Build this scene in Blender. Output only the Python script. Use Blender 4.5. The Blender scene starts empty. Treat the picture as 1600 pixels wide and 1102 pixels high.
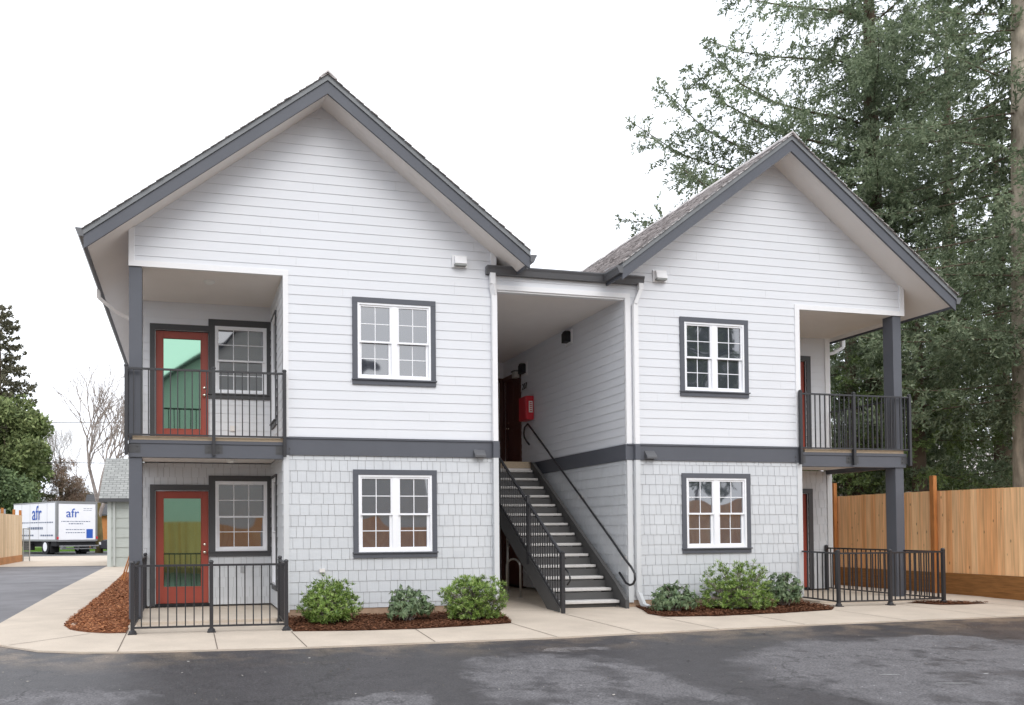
import bpy, math, random
import numpy as np
from mathutils import Vector, Matrix
random.seed(7)
sc = bpy.context.scene
COL = sc.collection
R_ = math.radians

# ------------------------------------------------------------------ camera
cd = bpy.data.cameras.new("camera"); cam = bpy.data.objects.new("camera", cd); COL.objects.link(cam)
fw = Vector((0.23274883, 0.97231122, 0.02094941)); rt = Vector((0.97253589, -0.2326639, -0.0064378)); up = Vector((0.00138537, -0.02187245, 0.99975981))
m = Matrix.Identity(4)
for i in range(3):
    m[i][0] = rt[i]; m[i][1] = up[i]; m[i][2] = -fw[i]
m[0][3], m[1][3], m[2][3] = 0.87293, -13.43942, 1.35091
cam.matrix_world = m
cd.sensor_width = 36.0; cd.lens = 1291.303 * 36 / 1600
cd.shift_x = 200 / 1600; cd.shift_y = (802.7 - 551) / 1600
cd.clip_start = 0.1; cd.clip_end = 2000
sc.camera = cam

# ------------------------------------------------------------------ light
SUN_EL, SUN_AZ = R_(40), R_(178)      # high and behind the camera, veiled by cloud
w = bpy.data.worlds.new("World"); sc.world = w; w.use_nodes = True
nt = w.node_tree; nt.nodes.clear()
out = nt.nodes.new("ShaderNodeOutputWorld"); bg = nt.nodes.new("ShaderNodeBackground")
sky = nt.nodes.new("ShaderNodeTexSky"); sky.sky_type = 'NISHITA'; sky.sun_disc = False
sky.sun_elevation = SUN_EL; sky.sun_rotation = SUN_AZ; sky.dust_density = 4.0; sky.air_density = 1.0
hsv = nt.nodes.new("ShaderNodeHueSaturation"); hsv.inputs['Saturation'].default_value = 0.25; hsv.inputs['Value'].default_value = 1.0
tc = nt.nodes.new("ShaderNodeTexCoord"); nz = nt.nodes.new("ShaderNodeTexNoise"); nz.inputs['Scale'].default_value = 2.2; nz.inputs['Detail'].default_value = 5
cr = nt.nodes.new("ShaderNodeValToRGB")
cr.color_ramp.elements[0].position = .3; cr.color_ramp.elements[0].color = (8.6, 9.1, 10.0, 1)
cr.color_ramp.elements[1].position = .7; cr.color_ramp.elements[1].color = (10.6, 10.8, 11.2, 1)
mp = nt.nodes.new("ShaderNodeMapping"); mp.inputs['Scale'].default_value = (1, 1, 2.5)
mixn = nt.nodes.new("ShaderNodeMix"); mixn.data_type = 'RGBA'; mixn.inputs[0].default_value = 0.88
nt.links.new(tc.outputs['Generated'], mp.inputs[0]); nt.links.new(mp.outputs[0], nz.inputs['Vector']); nt.links.new(nz.outputs[0], cr.inputs[0])
nt.links.new(sky.outputs[0], hsv.inputs['Color']); nt.links.new(hsv.outputs[0], mixn.inputs[6]); nt.links.new(cr.outputs[0], mixn.inputs[7])
nt.links.new(mixn.outputs[2], bg.inputs[0]); bg.inputs[1].default_value = 0.10
nt.links.new(bg.outputs[0], out.inputs[0])
sd = bpy.data.lights.new("sun", 'SUN'); sd.energy = 0.6; sd.angle = R_(32); sd.color = (1.0, .96, .9)
so = bpy.data.objects.new("sun", sd); COL.objects.link(so)
# sun_rotation is measured from +Y towards +X
sv = Vector((math.sin(SUN_AZ) * math.cos(SUN_EL), math.cos(SUN_AZ) * math.cos(SUN_EL), math.sin(SUN_EL)))
so.rotation_euler = (-sv).to_track_quat('-Z', 'Y').to_euler(); so.location = sv * 60
sc.view_settings.view_transform = 'Standard'; sc.view_settings.look = 'None'
sc.view_settings.exposure = 0.84; sc.view_settings.gamma = 1.0
sc.cycles.max_bounces = 10; sc.cycles.diffuse_bounces = 6; sc.cycles.use_denoising = True

# ------------------------------------------------------------------ materials
def mat(name, col, rough=.7, spec=.3, metal=0., var=.0, vscale=3., bump=.0, bscale=60., ior=None, coords='Object', stretch=(1, 1, 1), trans=0.):
    M = bpy.data.materials.new(name); M.use_nodes = True; t = M.node_tree; b = t.nodes['Principled BSDF']
    b.inputs['Base Color'].default_value = (*col, 1); b.inputs['Roughness'].default_value = rough
    b.inputs['Metallic'].default_value = metal; b.inputs['Specular IOR Level'].default_value = spec
    if ior: b.inputs['IOR'].default_value = ior
    c = t.nodes.new('ShaderNodeTexCoord'); mp = t.nodes.new('ShaderNodeMapping'); mp.inputs['Scale'].default_value = stretch
    t.links.new(c.outputs[coords], mp.inputs[0])
    if var > 0:
        n = t.nodes.new('ShaderNodeTexNoise'); n.inputs['Scale'].default_value = vscale; n.inputs['Detail'].default_value = 6; n.inputs['Roughness'].default_value = .6
        t.links.new(mp.outputs[0], n.inputs['Vector'])
        r = t.nodes.new('ShaderNodeValToRGB'); r.color_ramp.elements[0].position = .3; r.color_ramp.elements[1].position = .7
        r.color_ramp.elements[0].color = (*[x * (1 - var) for x in col], 1); r.color_ramp.elements[1].color = (*[min(1, x * (1 + var)) for x in col], 1)
        t.links.new(n.outputs[0], r.inputs[0]); t.links.new(r.outputs[0], b.inputs['Base Color'])
    if bump > 0:
        n2 = t.nodes.new('ShaderNodeTexNoise'); n2.inputs['Scale'].default_value = bscale; n2.inputs['Detail'].default_value = 4
        t.links.new(mp.outputs[0], n2.inputs['Vector'])
        bp = t.nodes.new('ShaderNodeBump'); bp.inputs['Strength'].default_value = bump; bp.inputs['Distance'].default_value = .01
        t.links.new(n2.outputs[0], bp.inputs['Height']); t.links.new(bp.outputs[0], b.inputs['Normal'])
    return M
def nodes(M): return M.node_tree, M.node_tree.nodes['Principled BSDF']

def island_mat(name, cols, rough=.6, spec=.3, trans=.0, nvar=.25, nscale=1.2, bump=0.):
    """colour picked per loose piece (leaf, shingle) and modulated by soft noise"""
    M = bpy.data.materials.new(name); M.use_nodes = True; t, b = nodes(M)
    b.inputs['Roughness'].default_value = rough; b.inputs['Specular IOR Level'].default_value = spec
    g = t.nodes.new('ShaderNodeNewGeometry'); r = t.nodes.new('ShaderNodeValToRGB')
    els = r.color_ramp.elements
    while len(els) < len(cols): els.new(.5)
    for i, c in enumerate(cols):
        els[i].position = i / (len(cols) - 1); els[i].color = (*c, 1)
    t.links.new(g.outputs['Random Per Island'], r.inputs[0])
    c = t.nodes.new('ShaderNodeTexCoord'); n = t.nodes.new('ShaderNodeTexNoise'); n.inputs['Scale'].default_value = nscale; n.inputs['Detail'].default_value = 4
    t.links.new(c.outputs['Object'], n.inputs['Vector'])
    mr = t.nodes.new('ShaderNodeMapRange'); mr.inputs[1].default_value = .3; mr.inputs[2].default_value = .7; mr.inputs[3].default_value = 1 - nvar; mr.inputs[4].default_value = 1 + nvar
    t.links.new(n.outputs[0], mr.inputs[0])
    v = t.nodes.new('ShaderNodeVectorMath'); v.operation = 'SCALE'
    t.links.new(r.outputs[0], v.inputs[0]); t.links.new(mr.outputs[0], v.inputs['Scale']); t.links.new(v.outputs[0], b.inputs['Base Color'])
    if trans > 0:
        tr = t.nodes.new('ShaderNodeBsdfTranslucent'); mx = t.nodes.new('ShaderNodeMixShader'); mx.inputs[0].default_value = trans
        o = [x for x in t.nodes if x.type == 'OUTPUT_MATERIAL'][0]
        t.links.new(v.outputs[0], tr.inputs[0]); t.links.new(b.outputs[0], mx.inputs[1]); t.links.new(tr.outputs[0], mx.inputs[2]); t.links.new(mx.outputs[0], o.inputs[0])
    return M

M_white = island_mat('white_lap_paint', [(.70, .715, .75), (.705, .72, .755), (.71, .725, .76)], .55, .3, nvar=.02, nscale=.9)
M_trimw = mat('white_trim_paint', (.80, .80, .815), .5, .3, var=.015, vscale=3, bump=.05, bscale=30)
M_soffit = mat('soffit_paint', (.80, .76, .73), .6, .25, var=.02, vscale=2)
M_shing = island_mat('pale_grey_shingle_paint', [(.565, .585, .61), (.58, .60, .625), (.595, .615, .64)], .65, .25, nvar=.03, nscale=3)
_t, _b = nodes(M_shing)
_c = _t.nodes.new('ShaderNodeTexCoord'); _m = _t.nodes.new('ShaderNodeMapping'); _m.inputs['Scale'].default_value = (60, 60, 2.5)
_n = _t.nodes.new('ShaderNodeTexNoise'); _n.inputs['Scale'].default_value = 1; _n.inputs['Detail'].default_value = 3
_bp = _t.nodes.new('ShaderNodeBump'); _bp.inputs['Strength'].default_value = .35; _bp.inputs['Distance'].default_value = .006
_t.links.new(_c.outputs['Object'], _m.inputs[0]); _t.links.new(_m.outputs[0], _n.inputs['Vector']); _t.links.new(_n.outputs[0], _bp.inputs['Height']); _t.links.new(_bp.outputs[0], _b.inputs['Normal'])
M_greytrim = mat('pale_grey_trim_paint', (.60, .615, .63), .55, .3, var=.02, vscale=3)
M_dark = mat('charcoal_trim_paint', (.100, .106, .124), .5, .3, var=.05, vscale=2, bump=.05, bscale=30)
M_dark2 = mat('deep_charcoal_trim_paint', (.075, .076, .08), .5, .3, var=.05, vscale=2)
M_gut = mat('grey_gutter_metal', (.105, .107, .115), .38, .5, var=.06, vscale=3)
M_drip = mat('grey_drip_edge', (.19, .20, .21), .5, .4, var=.06, vscale=4)
M_rail = mat('black_rail_metal', (.028, .028, .032), .42, .5)
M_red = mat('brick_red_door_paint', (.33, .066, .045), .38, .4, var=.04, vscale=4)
M_brown = mat('shaded_brown_door_paint', (.10, .045, .035), .45, .4, var=.05, vscale=4)  # passage door and trim brown, with the shade there put into the colour
M_frame = mat('white_vinyl', (.86, .87, .90), .35, .4)
M_tan = mat('raw_deck_edge', (.50, .40, .29), .8, .2, var=.15, vscale=14, stretch=(1, 1, 6))
M_found = mat('tan_foundation_concrete', (.40, .28, .20), .85, .2, var=.15, vscale=6, bump=.3, bscale=80)
M_steel = mat('brushed_steel', (.55, .53, .50), .35, .5, metal=.8)
M_knob = mat('satin_nickel', (.80, .72, .62), .22, .6, metal=1.)
M_stair = mat('charcoal_steel_paint', (.085, .084, .084), .5, .4, var=.06, vscale=3)
M_tread = mat('precast_tread_concrete', (.60, .585, .57), .8, .2, var=.08, vscale=12, bump=.2, bscale=120)
M_redmetal = mat('red_enamel', (.55, .02, .035), .35, .5)
M_label = mat('white_label', (.75, .72, .70), .5)
M_black = mat('black_plastic', (.015, .015, .017), .5, .3)
M_vent = mat('galvanised_vent', (.30, .31, .30), .5, .4)
M_dome = mat('frosted_lens', (.8, .8, .78), .4)
M_barkA = mat('scaly_bark', (.42, .36, .29), .95, .1, var=.45, vscale=4, bump=1., bscale=14, stretch=(1.5, 1.5, .5))
M_bark = mat('dark_bark', (.13, .10, .075), .95, .1, var=.35, vscale=4, bump=1., bscale=12, stretch=(1, 1, .4))
M_twig = mat('grey_twig_bark', (.33, .285, .26), .9, .1, var=.3, vscale=5)
M_soil = mat('far_ground', (.10, .11, .05), .95, .1, var=.3, vscale=.3)

def glass_mat(name, base, ior, rough, wav, wsc, metal=0.):
    M = bpy.data.materials.new(name); M.use_nodes = True; t, b = nodes(M)
    b.inputs['Base Color'].default_value = (*base, 1); b.inputs['Roughness'].default_value = rough; b.inputs['Metallic'].default_value = metal
    b.inputs['IOR'].default_value = ior; b.inputs['Specular IOR Level'].default_value = .5
    c = t.nodes.new('ShaderNodeTexCoord'); n = t.nodes.new('ShaderNodeTexNoise'); n.inputs['Scale'].default_value = wsc; n.inputs['Detail'].default_value = 0
    bp = t.nodes.new('ShaderNodeBump'); bp.inputs['Strength'].default_value = wav; bp.inputs['Distance'].default_value = .02
    t.links.new(c.outputs['Object'], n.inputs['Vector']); t.links.new(n.outputs[0], bp.inputs['Height']); t.links.new(bp.outputs[0], b.inputs['Normal'])
    return M
M_pane = glass_mat('window_glass', (.046, .052, .068), 2.75, .03, .34, 2.1)
M_doorglass = glass_mat('green_tinted_door_glass', (.25, .43, .325), 1.5, .03, .12, 1.1, metal=.95)

def cedar(name, axis, a, b_, dark=1.):
    """vertical cedar boards: one tone per board, grain and knots"""
    M = bpy.data.materials.new(name); M.use_nodes = True; t, b = nodes(M); b.inputs['Roughness'].default_value = .75; b.inputs['Specular IOR Level'].default_value = .2
    c = t.nodes.new('ShaderNodeTexCoord'); sp = t.nodes.new('ShaderNodeSeparateXYZ'); t.links.new(c.outputs['Object'], sp.inputs[0])
    d = t.nodes.new('ShaderNodeMath'); d.operation = 'DIVIDE'; d.inputs[1].default_value = .14; t.links.new(sp.outputs[axis], d.inputs[0])
    f = t.nodes.new('ShaderNodeMath'); f.operation = 'FLOOR'; t.links.new(d.outputs[0], f.inputs[0])
    wn = t.nodes.new('ShaderNodeTexWhiteNoise'); wn.noise_dimensions = '1D'; t.links.new(f.outputs[0], wn.inputs['W'])
    r = t.nodes.new('ShaderNodeValToRGB'); e = r.color_ramp.elements; e.new(.35); e.new(.7)
    for i, (p, cc) in enumerate([(0, a), (.4, [(x + y) / 2 for x, y in zip(a, b_)]), (.72, b_), (1, [x * .86 for x in a])]):
        e[i].position = p; e[i].color = (*[v * dark for v in cc], 1)
    t.links.new(wn.outputs['Value'], r.inputs[0])
    mp = t.nodes.new('ShaderNodeMapping'); mp.inputs['Scale'].default_value = (26, 26, 1.1); t.links.new(c.outputs['Object'], mp.inputs[0])
    cv = t.nodes.new('ShaderNodeCombineXYZ'); t.links.new(f.outputs[0], cv.inputs[2])
    ad = t.nodes.new('ShaderNodeVectorMath'); ad.operation = 'ADD'; t.links.new(mp.outputs[0], ad.inputs[0]); t.links.new(cv.outputs[0], ad.inputs[1])
    n = t.nodes.new('ShaderNodeTexNoise'); n.inputs['Scale'].default_value = 1.; n.inputs['Detail'].default_value = 5; t.links.new(ad.outputs[0], n.inputs['Vector'])
    mr = t.nodes.new('ShaderNodeMapRange'); mr.inputs[1].default_value = .3; mr.inputs[2].default_value = .7; mr.inputs[3].default_value = .74; mr.inputs[4].default_value = 1.16; t.links.new(n.outputs[0], mr.inputs[0])
    mp2 = t.nodes.new('ShaderNodeMapping'); mp2.inputs['Scale'].default_value = (7.1, 7.1, 2.9); t.links.new(c.outputs['Object'], mp2.inputs[0])
    vo = t.nodes.new('ShaderNodeTexVoronoi'); vo.inputs['Scale'].default_value = 1.; t.links.new(mp2.outputs[0], vo.inputs['Vector'])
    k = t.nodes.new('ShaderNodeMapRange'); k.inputs[1].default_value = .06; k.inputs[2].default_value = .12; k.inputs[3].default_value = .45; k.inputs[4].default_value = 1.; t.links.new(vo.outputs['Distance'], k.inputs[0])
    mu = t.nodes.new('ShaderNodeMath'); mu.operation = 'MULTIPLY'; t.links.new(mr.outputs[0], mu.inputs[0]); t.links.new(k.outputs[0], mu.inputs[1])
    v = t.nodes.new('ShaderNodeVectorMath'); v.operation = 'SCALE'; t.links.new(r.outputs[0], v.inputs[0]); t.links.new(mu.outputs[0], v.inputs['Scale']); t.links.new(v.outputs[0], b.inputs['Base Color'])
    bp = t.nodes.new('ShaderNodeBump'); bp.inputs['Strength'].default_value = .3; bp.inputs['Distance'].default_value = .004
    t.links.new(n.outputs[0], bp.inputs['Height']); t.links.new(bp.outputs[0], b.inputs['Normal'])
    return M
M_cedar = cedar('cedar_boards', 'Y', (.80, .41, .18), (.95, .62, .34))
M_cedarx = cedar('cedar_boards_far', 'X', (.80, .36, .11), (.92, .50, .20))
M_kick = mat('brown_treated_board', (.26, .12, .04), .7, .2, var=.3, vscale=3, bump=.2, bscale=30, stretch=(1, 1, 10))
M_fpost = mat('brown_treated_post', (.42, .17, .055), .7, .2, var=.25, vscale=3, stretch=(6, 6, 1))

# concrete ------------------------------------------------------
M_conc = mat('pale_concrete', (.55, .475, .395), .85, .2, var=.10, vscale=1.3, bump=.25, bscale=150)
_t, _b = nodes(M_conc)
_c = _t.nodes.new('ShaderNodeTexCoord'); _n = _t.nodes.new('ShaderNodeTexNoise'); _n.inputs['Scale'].default_value = 60; _n.inputs['Detail'].default_value = 3
_src = _b.inputs['Base Color'].links[0].from_socket
_mr = _t.nodes.new('ShaderNodeMapRange'); _mr.inputs[3].default_value = .86; _mr.inputs[4].default_value = 1.12
_v = _t.nodes.new('ShaderNodeVectorMath'); _v.operation = 'SCALE'
_t.links.new(_c.outputs['Object'], _n.inputs['Vector']); _t.links.new(_n.outputs[0], _mr.inputs[0]); _t.links.new(_src, _v.inputs[0]); _t.links.new(_mr.outputs[0], _v.inputs['Scale']); _t.links.new(_v.outputs[0], _b.inputs['Base Color'])
M_joint = mat('joint_shadow_gap', (.16, .13, .11), .9, .1)
M_mulch = island_mat('red_bark_mulch', [(.18, .065, .03), (.34, .135, .06), (.50, .23, .11), (.24, .09, .04)], .9, .15, nvar=.35, nscale=7)
M_mulchd = island_mat('dark_bark_mulch', [(.06, .025, .014), (.12, .05, .026), (.20, .09, .05), (.08, .035, .018)], .9, .15, nvar=.35, nscale=7)
M_mulchbd = mat('dark_bark_bed', (.09, .038, .02), .95, .1, var=.5, vscale=16, bump=1., bscale=40)
M_mulchb = mat('bark_mulch_bed', (.20, .075, .035), .95, .1, var=.5, vscale=16, bump=1., bscale=40)

# asphalt: dark sealed surface, worn grey patches at fixed places, tan silt by the walk
def asphalt():
    M = bpy.data.materials.new('worn_asphalt'); M.use_nodes = True; t, b = nodes(M)
    L = t.links.new; N = t.nodes.new
    c = N('ShaderNodeTexCoord')
    def noise(s, d=5, vec=None):
        n = N('ShaderNodeTexNoise'); n.inputs['Scale'].default_value = s; n.inputs['Detail'].default_value = d; n.inputs['Roughness'].default_value = .62
        L(vec or c.outputs['Object'], n.inputs['Vector']); return n
    wn = noise(1.3, 12); sub = N('ShaderNodeVectorMath'); sub.operation = 'SUBTRACT'; sub.inputs[1].default_value = (.5, .5, .5); L(wn.outputs['Color'], sub.inputs[0])
    scl = N('ShaderNodeVectorMath'); scl.operation = 'SCALE'; scl.inputs['Scale'].default_value = 1.5; L(sub.outputs[0], scl.inputs[0])
    wp = N('ShaderNodeVectorMath'); wp.operation = 'ADD'; L(c.outputs['Object'], wp.inputs[0]); L(scl.outputs[0], wp.inputs[1])
    sep = N('ShaderNodeSeparateXYZ'); L(wp.outputs[0], sep.inputs[0])
    total = None
    for (cx, cy, rx, ry) in PATCH:
        a = N('ShaderNodeMath'); a.operation = 'SUBTRACT'; a.inputs[1].default_value = cx; L(sep.outputs[0], a.inputs[0])
        a2 = N('ShaderNodeMath'); a2.operation = 'DIVIDE'; a2.inputs[1].default_value = rx; L(a.outputs[0], a2.inputs[0])
        bb = N('ShaderNodeMath'); bb.operation = 'SUBTRACT'; bb.inputs[1].default_value = cy; L(sep.outputs[1], bb.inputs[0])
        b2 = N('ShaderNodeMath'); b2.operation = 'DIVIDE'; b2.inputs[1].default_value = ry; L(bb.outputs[0], b2.inputs[0])
        s1 = N('ShaderNodeMath'); s1.operation = 'MULTIPLY'; L(a2.outputs[0], s1.inputs[0]); L(a2.outputs[0], s1.inputs[1])
        s2 = N('ShaderNodeMath'); s2.operation = 'MULTIPLY_ADD'; L(b2.outputs[0], s2.inputs[0]); L(b2.outputs[0], s2.inputs[1]); L(s1.outputs[0], s2.inputs[2])
        r = N('ShaderNodeMapRange'); r.inputs[1].default_value = 1.22; r.inputs[2].default_value = .86; r.inputs[3].default_value = 0; r.inputs[4].default_value = 1; L(s2.outputs[0], r.inputs[0])
        if total is None: total = r.outputs[0]
        else:
            mx = N('ShaderNodeMath'); mx.operation = 'MAXIMUM'; L(total, mx.inputs[0]); L(r.outputs[0], mx.inputs[1]); total = mx.outputs[0]
    hb = noise(1.7, 10); hr_ = N('ShaderNodeMapRange'); hr_.inputs[1].default_value = .40; hr_.inputs[2].default_value = .50; hr_.inputs[3].default_value = .25; hr_.inputs[4].default_value = 1; L(hb.outputs[0], hr_.inputs[0])
    hm = N('ShaderNodeMath'); hm.operation = 'MULTIPLY'; L(total, hm.inputs[0]); L(hr_.outputs[0], hm.inputs[1]); total = hm.outputs[0]
    n1 = noise(.8, 6); n2 = noise(5, 7); n3 = noise(46, 8)
    base = N('ShaderNodeMix'); base.data_type = 'RGBA'; base.inputs[6].default_value = (.052, .049, .052, 1); base.inputs[7].default_value = (.130, .125, .130, 1); L(total, base.inputs[0])
    # silt along the front walk
    sp = N('ShaderNodeSeparateXYZ'); L(c.outputs['Object'], sp.inputs[0])
    si = N('ShaderNodeMapRange'); si.inputs[1].default_value = -4.1; si.inputs[2].default_value = -2.9; si.inputs[3].default_value = 0; si.inputs[4].default_value = 1; L(sp.outputs[1], si.inputs[0])
    n4 = noise(1.6, 6); th = N('ShaderNodeMapRange'); th.inputs[1].default_value = .44; th.inputs[2].default_value = .60; th.inputs[3].default_value = 0; th.inputs[4].default_value = .75; L(n4.outputs[0], th.inputs[0])
    mm = N('ShaderNodeMath'); mm.operation = 'MULTIPLY'; L(si.outputs[0], mm.inputs[0]); L(th.outputs[0], mm.inputs[1])
    silt = N('ShaderNodeMix'); silt.data_type = 'RGBA'; silt.inputs[7].default_value = (.20, .155, .115, 1); L(mm.outputs[0], silt.inputs[0]); L(base.outputs[2], silt.inputs[6])
    # mottling
    m1 = N('ShaderNodeMapRange'); m1.inputs[1].default_value = .3; m1.inputs[2].default_value = .7; m1.inputs[3].default_value = .82; m1.inputs[4].default_value = 1.22; L(n2.outputs[0], m1.inputs[0])
    m2 = N('ShaderNodeMapRange'); m2.inputs[1].default_value = .3; m2.inputs[2].default_value = .7; m2.inputs[3].default_value = .45; m2.inputs[4].default_value = 1.6; L(n3.outputs[0], m2.inputs[0])
    mu = N('ShaderNodeMath'); mu.operation = 'MULTIPLY'; L(m1.outputs[0], mu.inputs[0]); L(m2.outputs[0], mu.inputs[1])
    # pale grit
    vo = N('ShaderNodeTexVoronoi'); vo.inputs['Scale'].default_value = 5.5; L(c.outputs['Object'], vo.inputs['Vector'])
    g = N('ShaderNodeMapRange'); g.inputs[1].default_value = .055; g.inputs[2].default_value = .03; g.inputs[3].default_value = 1; g.inputs[4].default_value = 3.2; L(vo.outputs['Distance'], g.inputs[0])
    mu2 = N('ShaderNodeMath'); mu2.operation = 'MULTIPLY'; L(mu.outputs[0], mu2.inputs[0]); L(g.outputs[0], mu2.inputs[1])
    # cracks
    vc = N('ShaderNodeTexVoronoi'); vc.feature = 'DISTANCE_TO_EDGE'; vc.inputs['Scale'].default_value = .22; L(wp.outputs[0], vc.inputs['Vector'])
    ck = N('ShaderNodeMapRange'); ck.inputs[1].default_value = .002; ck.inputs[2].default_value = .006; ck.inputs[3].default_value = .6; ck.inputs[4].default_value = 1; L(vc.outputs['Distance'], ck.inputs[0])
    mu3 = N('ShaderNodeMath'); mu3.operation = 'MULTIPLY'; L(mu2.outputs[0], mu3.inputs[0]); L(ck.outputs[0], mu3.inputs[1])
    v = N('ShaderNodeVectorMath'); v.operation = 'SCALE'; L(silt.outputs[2], v.inputs[0]); L(mu3.outputs[0], v.inputs['Scale']); L(v.outputs[0], b.inputs['Base Color'])
    ro = N('ShaderNodeMapRange'); ro.inputs[3].default_value = .5; ro.inputs[4].default_value = .85; L(total, ro.inputs[0]); L(ro.outputs[0], b.inputs['Roughness'])
    b.inputs['Specular IOR Level'].default_value = .3
    bp = N('ShaderNodeBump'); bp.inputs['Strength'].default_value = .5; bp.inputs['Distance'].default_value = .008; L(n3.outputs[0], bp.inputs['Height']); L(bp.outputs[0], b.inputs['Normal'])
    return M
PATCH = [(4.85, -5.8, 1.15, 1.75), (9.5, -6.3, 2.7, 2.3), (2.6, -6.15, .6, .42), (-.35, -5.5, .75, .65), (10.9, -4.35, .7, .25), (5.6, -3.75, .5, .12), (-4.6, 3., 1.9, 5.5), (-4.4, 16., 1.9, 5.)]
M_asph = asphalt()

# ------------------------------------------------------------------ mesh helpers
class MB:
    def __init__(s): s.v = []; s.f = []
    def add(s, vs, fs):
        k = len(s.v); s.v += [tuple(p) for p in vs]; s.f += [tuple(k + i for i in f) for f in fs]
    def box(s, x0, x1, y0, y1, z0, z1):
        s.add([(x0, y0, z0), (x1, y0, z0), (x1, y1, z0), (x0, y1, z0), (x0, y0, z1), (x1, y0, z1), (x1, y1, z1), (x0, y1, z1)],
              [(0, 3, 2, 1), (4, 5, 6, 7), (0, 1, 5, 4), (1, 2, 6, 5), (2, 3, 7, 6), (3, 0, 4, 7)])
        return s
    def quad(s, *p): s.add(p, [tuple(range(len(p)))]); return s
    def prism(s, pts, ax, a, b):
        """pts: 2D outline in the plane across ax ('x': (y,z), 'y': (x,z), 'z': (x,y))"""
        n = len(pts)
        def P(q, t): return {'x': (t, q[0], q[1]), 'y': (q[0], t, q[1]), 'z': (q[0], q[1], t)}[ax]
        s.add([P(q, a) for q in pts] + [P(q, b) for q in pts],
              [tuple(range(n))[::-1], tuple(range(n, 2 * n))] + [(i, (i + 1) % n, n + (i + 1) % n, n + i) for i in range(n)])
        return s
    def tube(s, pts, r, n=8, cap=True):
        P = [Vector(p) for p in pts]; rs = r if isinstance(r, (list, tuple)) else [r] * len(P)
        base = len(s.v); prev = None
        for i, p in enumerate(P):
            d = (P[min(i + 1, len(P) - 1)] - P[max(i - 1, 0)]).normalized()
            if prev is None: a = d.orthogonal().normalized()
            else:
                a = prev - d * prev.dot(d); a = a.normalized() if a.length > 1e-5 else d.orthogonal().normalized()
            prev = a; b = d.cross(a)
            for k in range(n):
                t = 2 * math.pi * k / n; s.v.append(tuple(p + (a * math.cos(t) + b * math.sin(t)) * rs[i]))
        for i in range(len(P) - 1):
            for k in range(n):
                k2 = (k + 1) % n; s.f.append((base + i * n + k, base + i * n + k2, base + (i + 1) * n + k2, base + (i + 1) * n + k))
        if cap:
            s.f.append(tuple(base + k for k in range(n))[::-1]); s.f.append(tuple(base + (len(P) - 1) * n + k for k in range(n)))
        return s
    def bar(s, p, q, wx, wy):
        """square bar from p to q"""
        p, q = Vector(p), Vector(q); d = (q - p).normalized(); a = d.cross(Vector((0, 0, 1)))
        if a.length < 1e-4: a = Vector((1, 0, 0))
        a.normalize(); b = a.cross(d).normalized(); a = a * wx / 2; b = b * wy / 2
        s.add([p - a - b, p + a - b, p + a + b, p - a + b, q - a - b, q + a - b, q + a + b, q - a + b],
              [(0, 3, 2, 1), (4, 5, 6, 7), (0, 1, 5, 4), (1, 2, 6, 5), (2, 3, 7, 6), (3, 0, 4, 7)])
        return s
    def lathe(s, prof, c, n=16):
        k = len(s.v)
        for r, z in prof:
            for i in range(n):
                t = 2 * math.pi * i / n; s.v.append((c[0] + r * math.cos(t), c[1] + r * math.sin(t), c[2] + z))
        for j in range(len(prof) - 1):
            for i in range(n):
                i2 = (i + 1) % n; s.f.append((k + j * n + i, k + j * n + i2, k + (j + 1) * n + i2, k + (j + 1) * n + i))
        return s
    def build(s, name, M, parent=None, smooth=False, bevel=0., kind=None):
        me = bpy.data.meshes.new(name); me.from_pydata(s.v, [], s.f); me.update()
        if M: me.materials.append(M)
        o = bpy.data.objects.new(name, me); COL.objects.link(o)
        if smooth:
            for p in me.polygons: p.use_smooth = True
        if bevel:
            b = o.modifiers.new('b', 'BEVEL'); b.width = bevel; b.segments = 2; b.limit_method = 'ANGLE'
        if parent:
            o.parent = parent; o.matrix_parent_inverse = Matrix.Translation(-Vector(parent_loc(parent)))
        if kind: o['kind'] = kind
        return o
def parent_loc(o):
    return o.location if o.type == 'EMPTY' else (0, 0, 0)
def thing(name, label, cat, loc=(0, 0, 0), group=None):
    o = bpy.data.objects.new(name, None); COL.objects.link(o); o.location = loc; o.empty_display_size = .2
    o['label'] = label; o['category'] = cat
    if group: o['group'] = group
    return o
def tag(o, label, cat, group=None):
    o['label'] = label; o['category'] = cat
    if group: o['group'] = group
    return o
def npmesh(name, V, nper, M, parent=None, smooth=False):
    """V: (k, nper, 3) loose polygons of nper corners"""
    V = np.asarray(V, dtype=np.float32); k = V.shape[0]; me = bpy.data.meshes.new(name)
    me.vertices.add(k * nper); me.vertices.foreach_set('co', V.reshape(-1))
    me.loops.add(k * nper); me.loops.foreach_set('vertex_index', np.arange(k * nper, dtype=np.int32))
    me.polygons.add(k); me.polygons.foreach_set('loop_start', np.arange(0, k * nper, nper, dtype=np.int32))
    me.update(calc_edges=True); me.materials.append(M)
    o = bpy.data.objects.new(name, me); COL.objects.link(o)
    if parent:
        o.parent = parent; o.matrix_parent_inverse = Matrix.Translation(-Vector(parent_loc(parent)))
    return o

# ------------------------------------------------------------------ ground
def gz(y): return -.04 + .025 * max(min(y, 0.), -14.)
FRONT = [(-1.92, .38), (-1.9, -.9), (-1.75, -1.45), (-1.46, -1.89), (-.91, -2.46), (-.4, -2.68), (.14, -2.8), (2.12, -2.98), (5.68, -2.98), (9.82, -2.72), (14.25, -2.62), (16.6, -2.58)]
# far land
g = MB(); g.quad((-600, -300, -.45), (600, -300, -.45), (600, 900, -.45), (-600, 900, -.45)); g.build('ground', M_soil, kind='structure')
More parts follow.
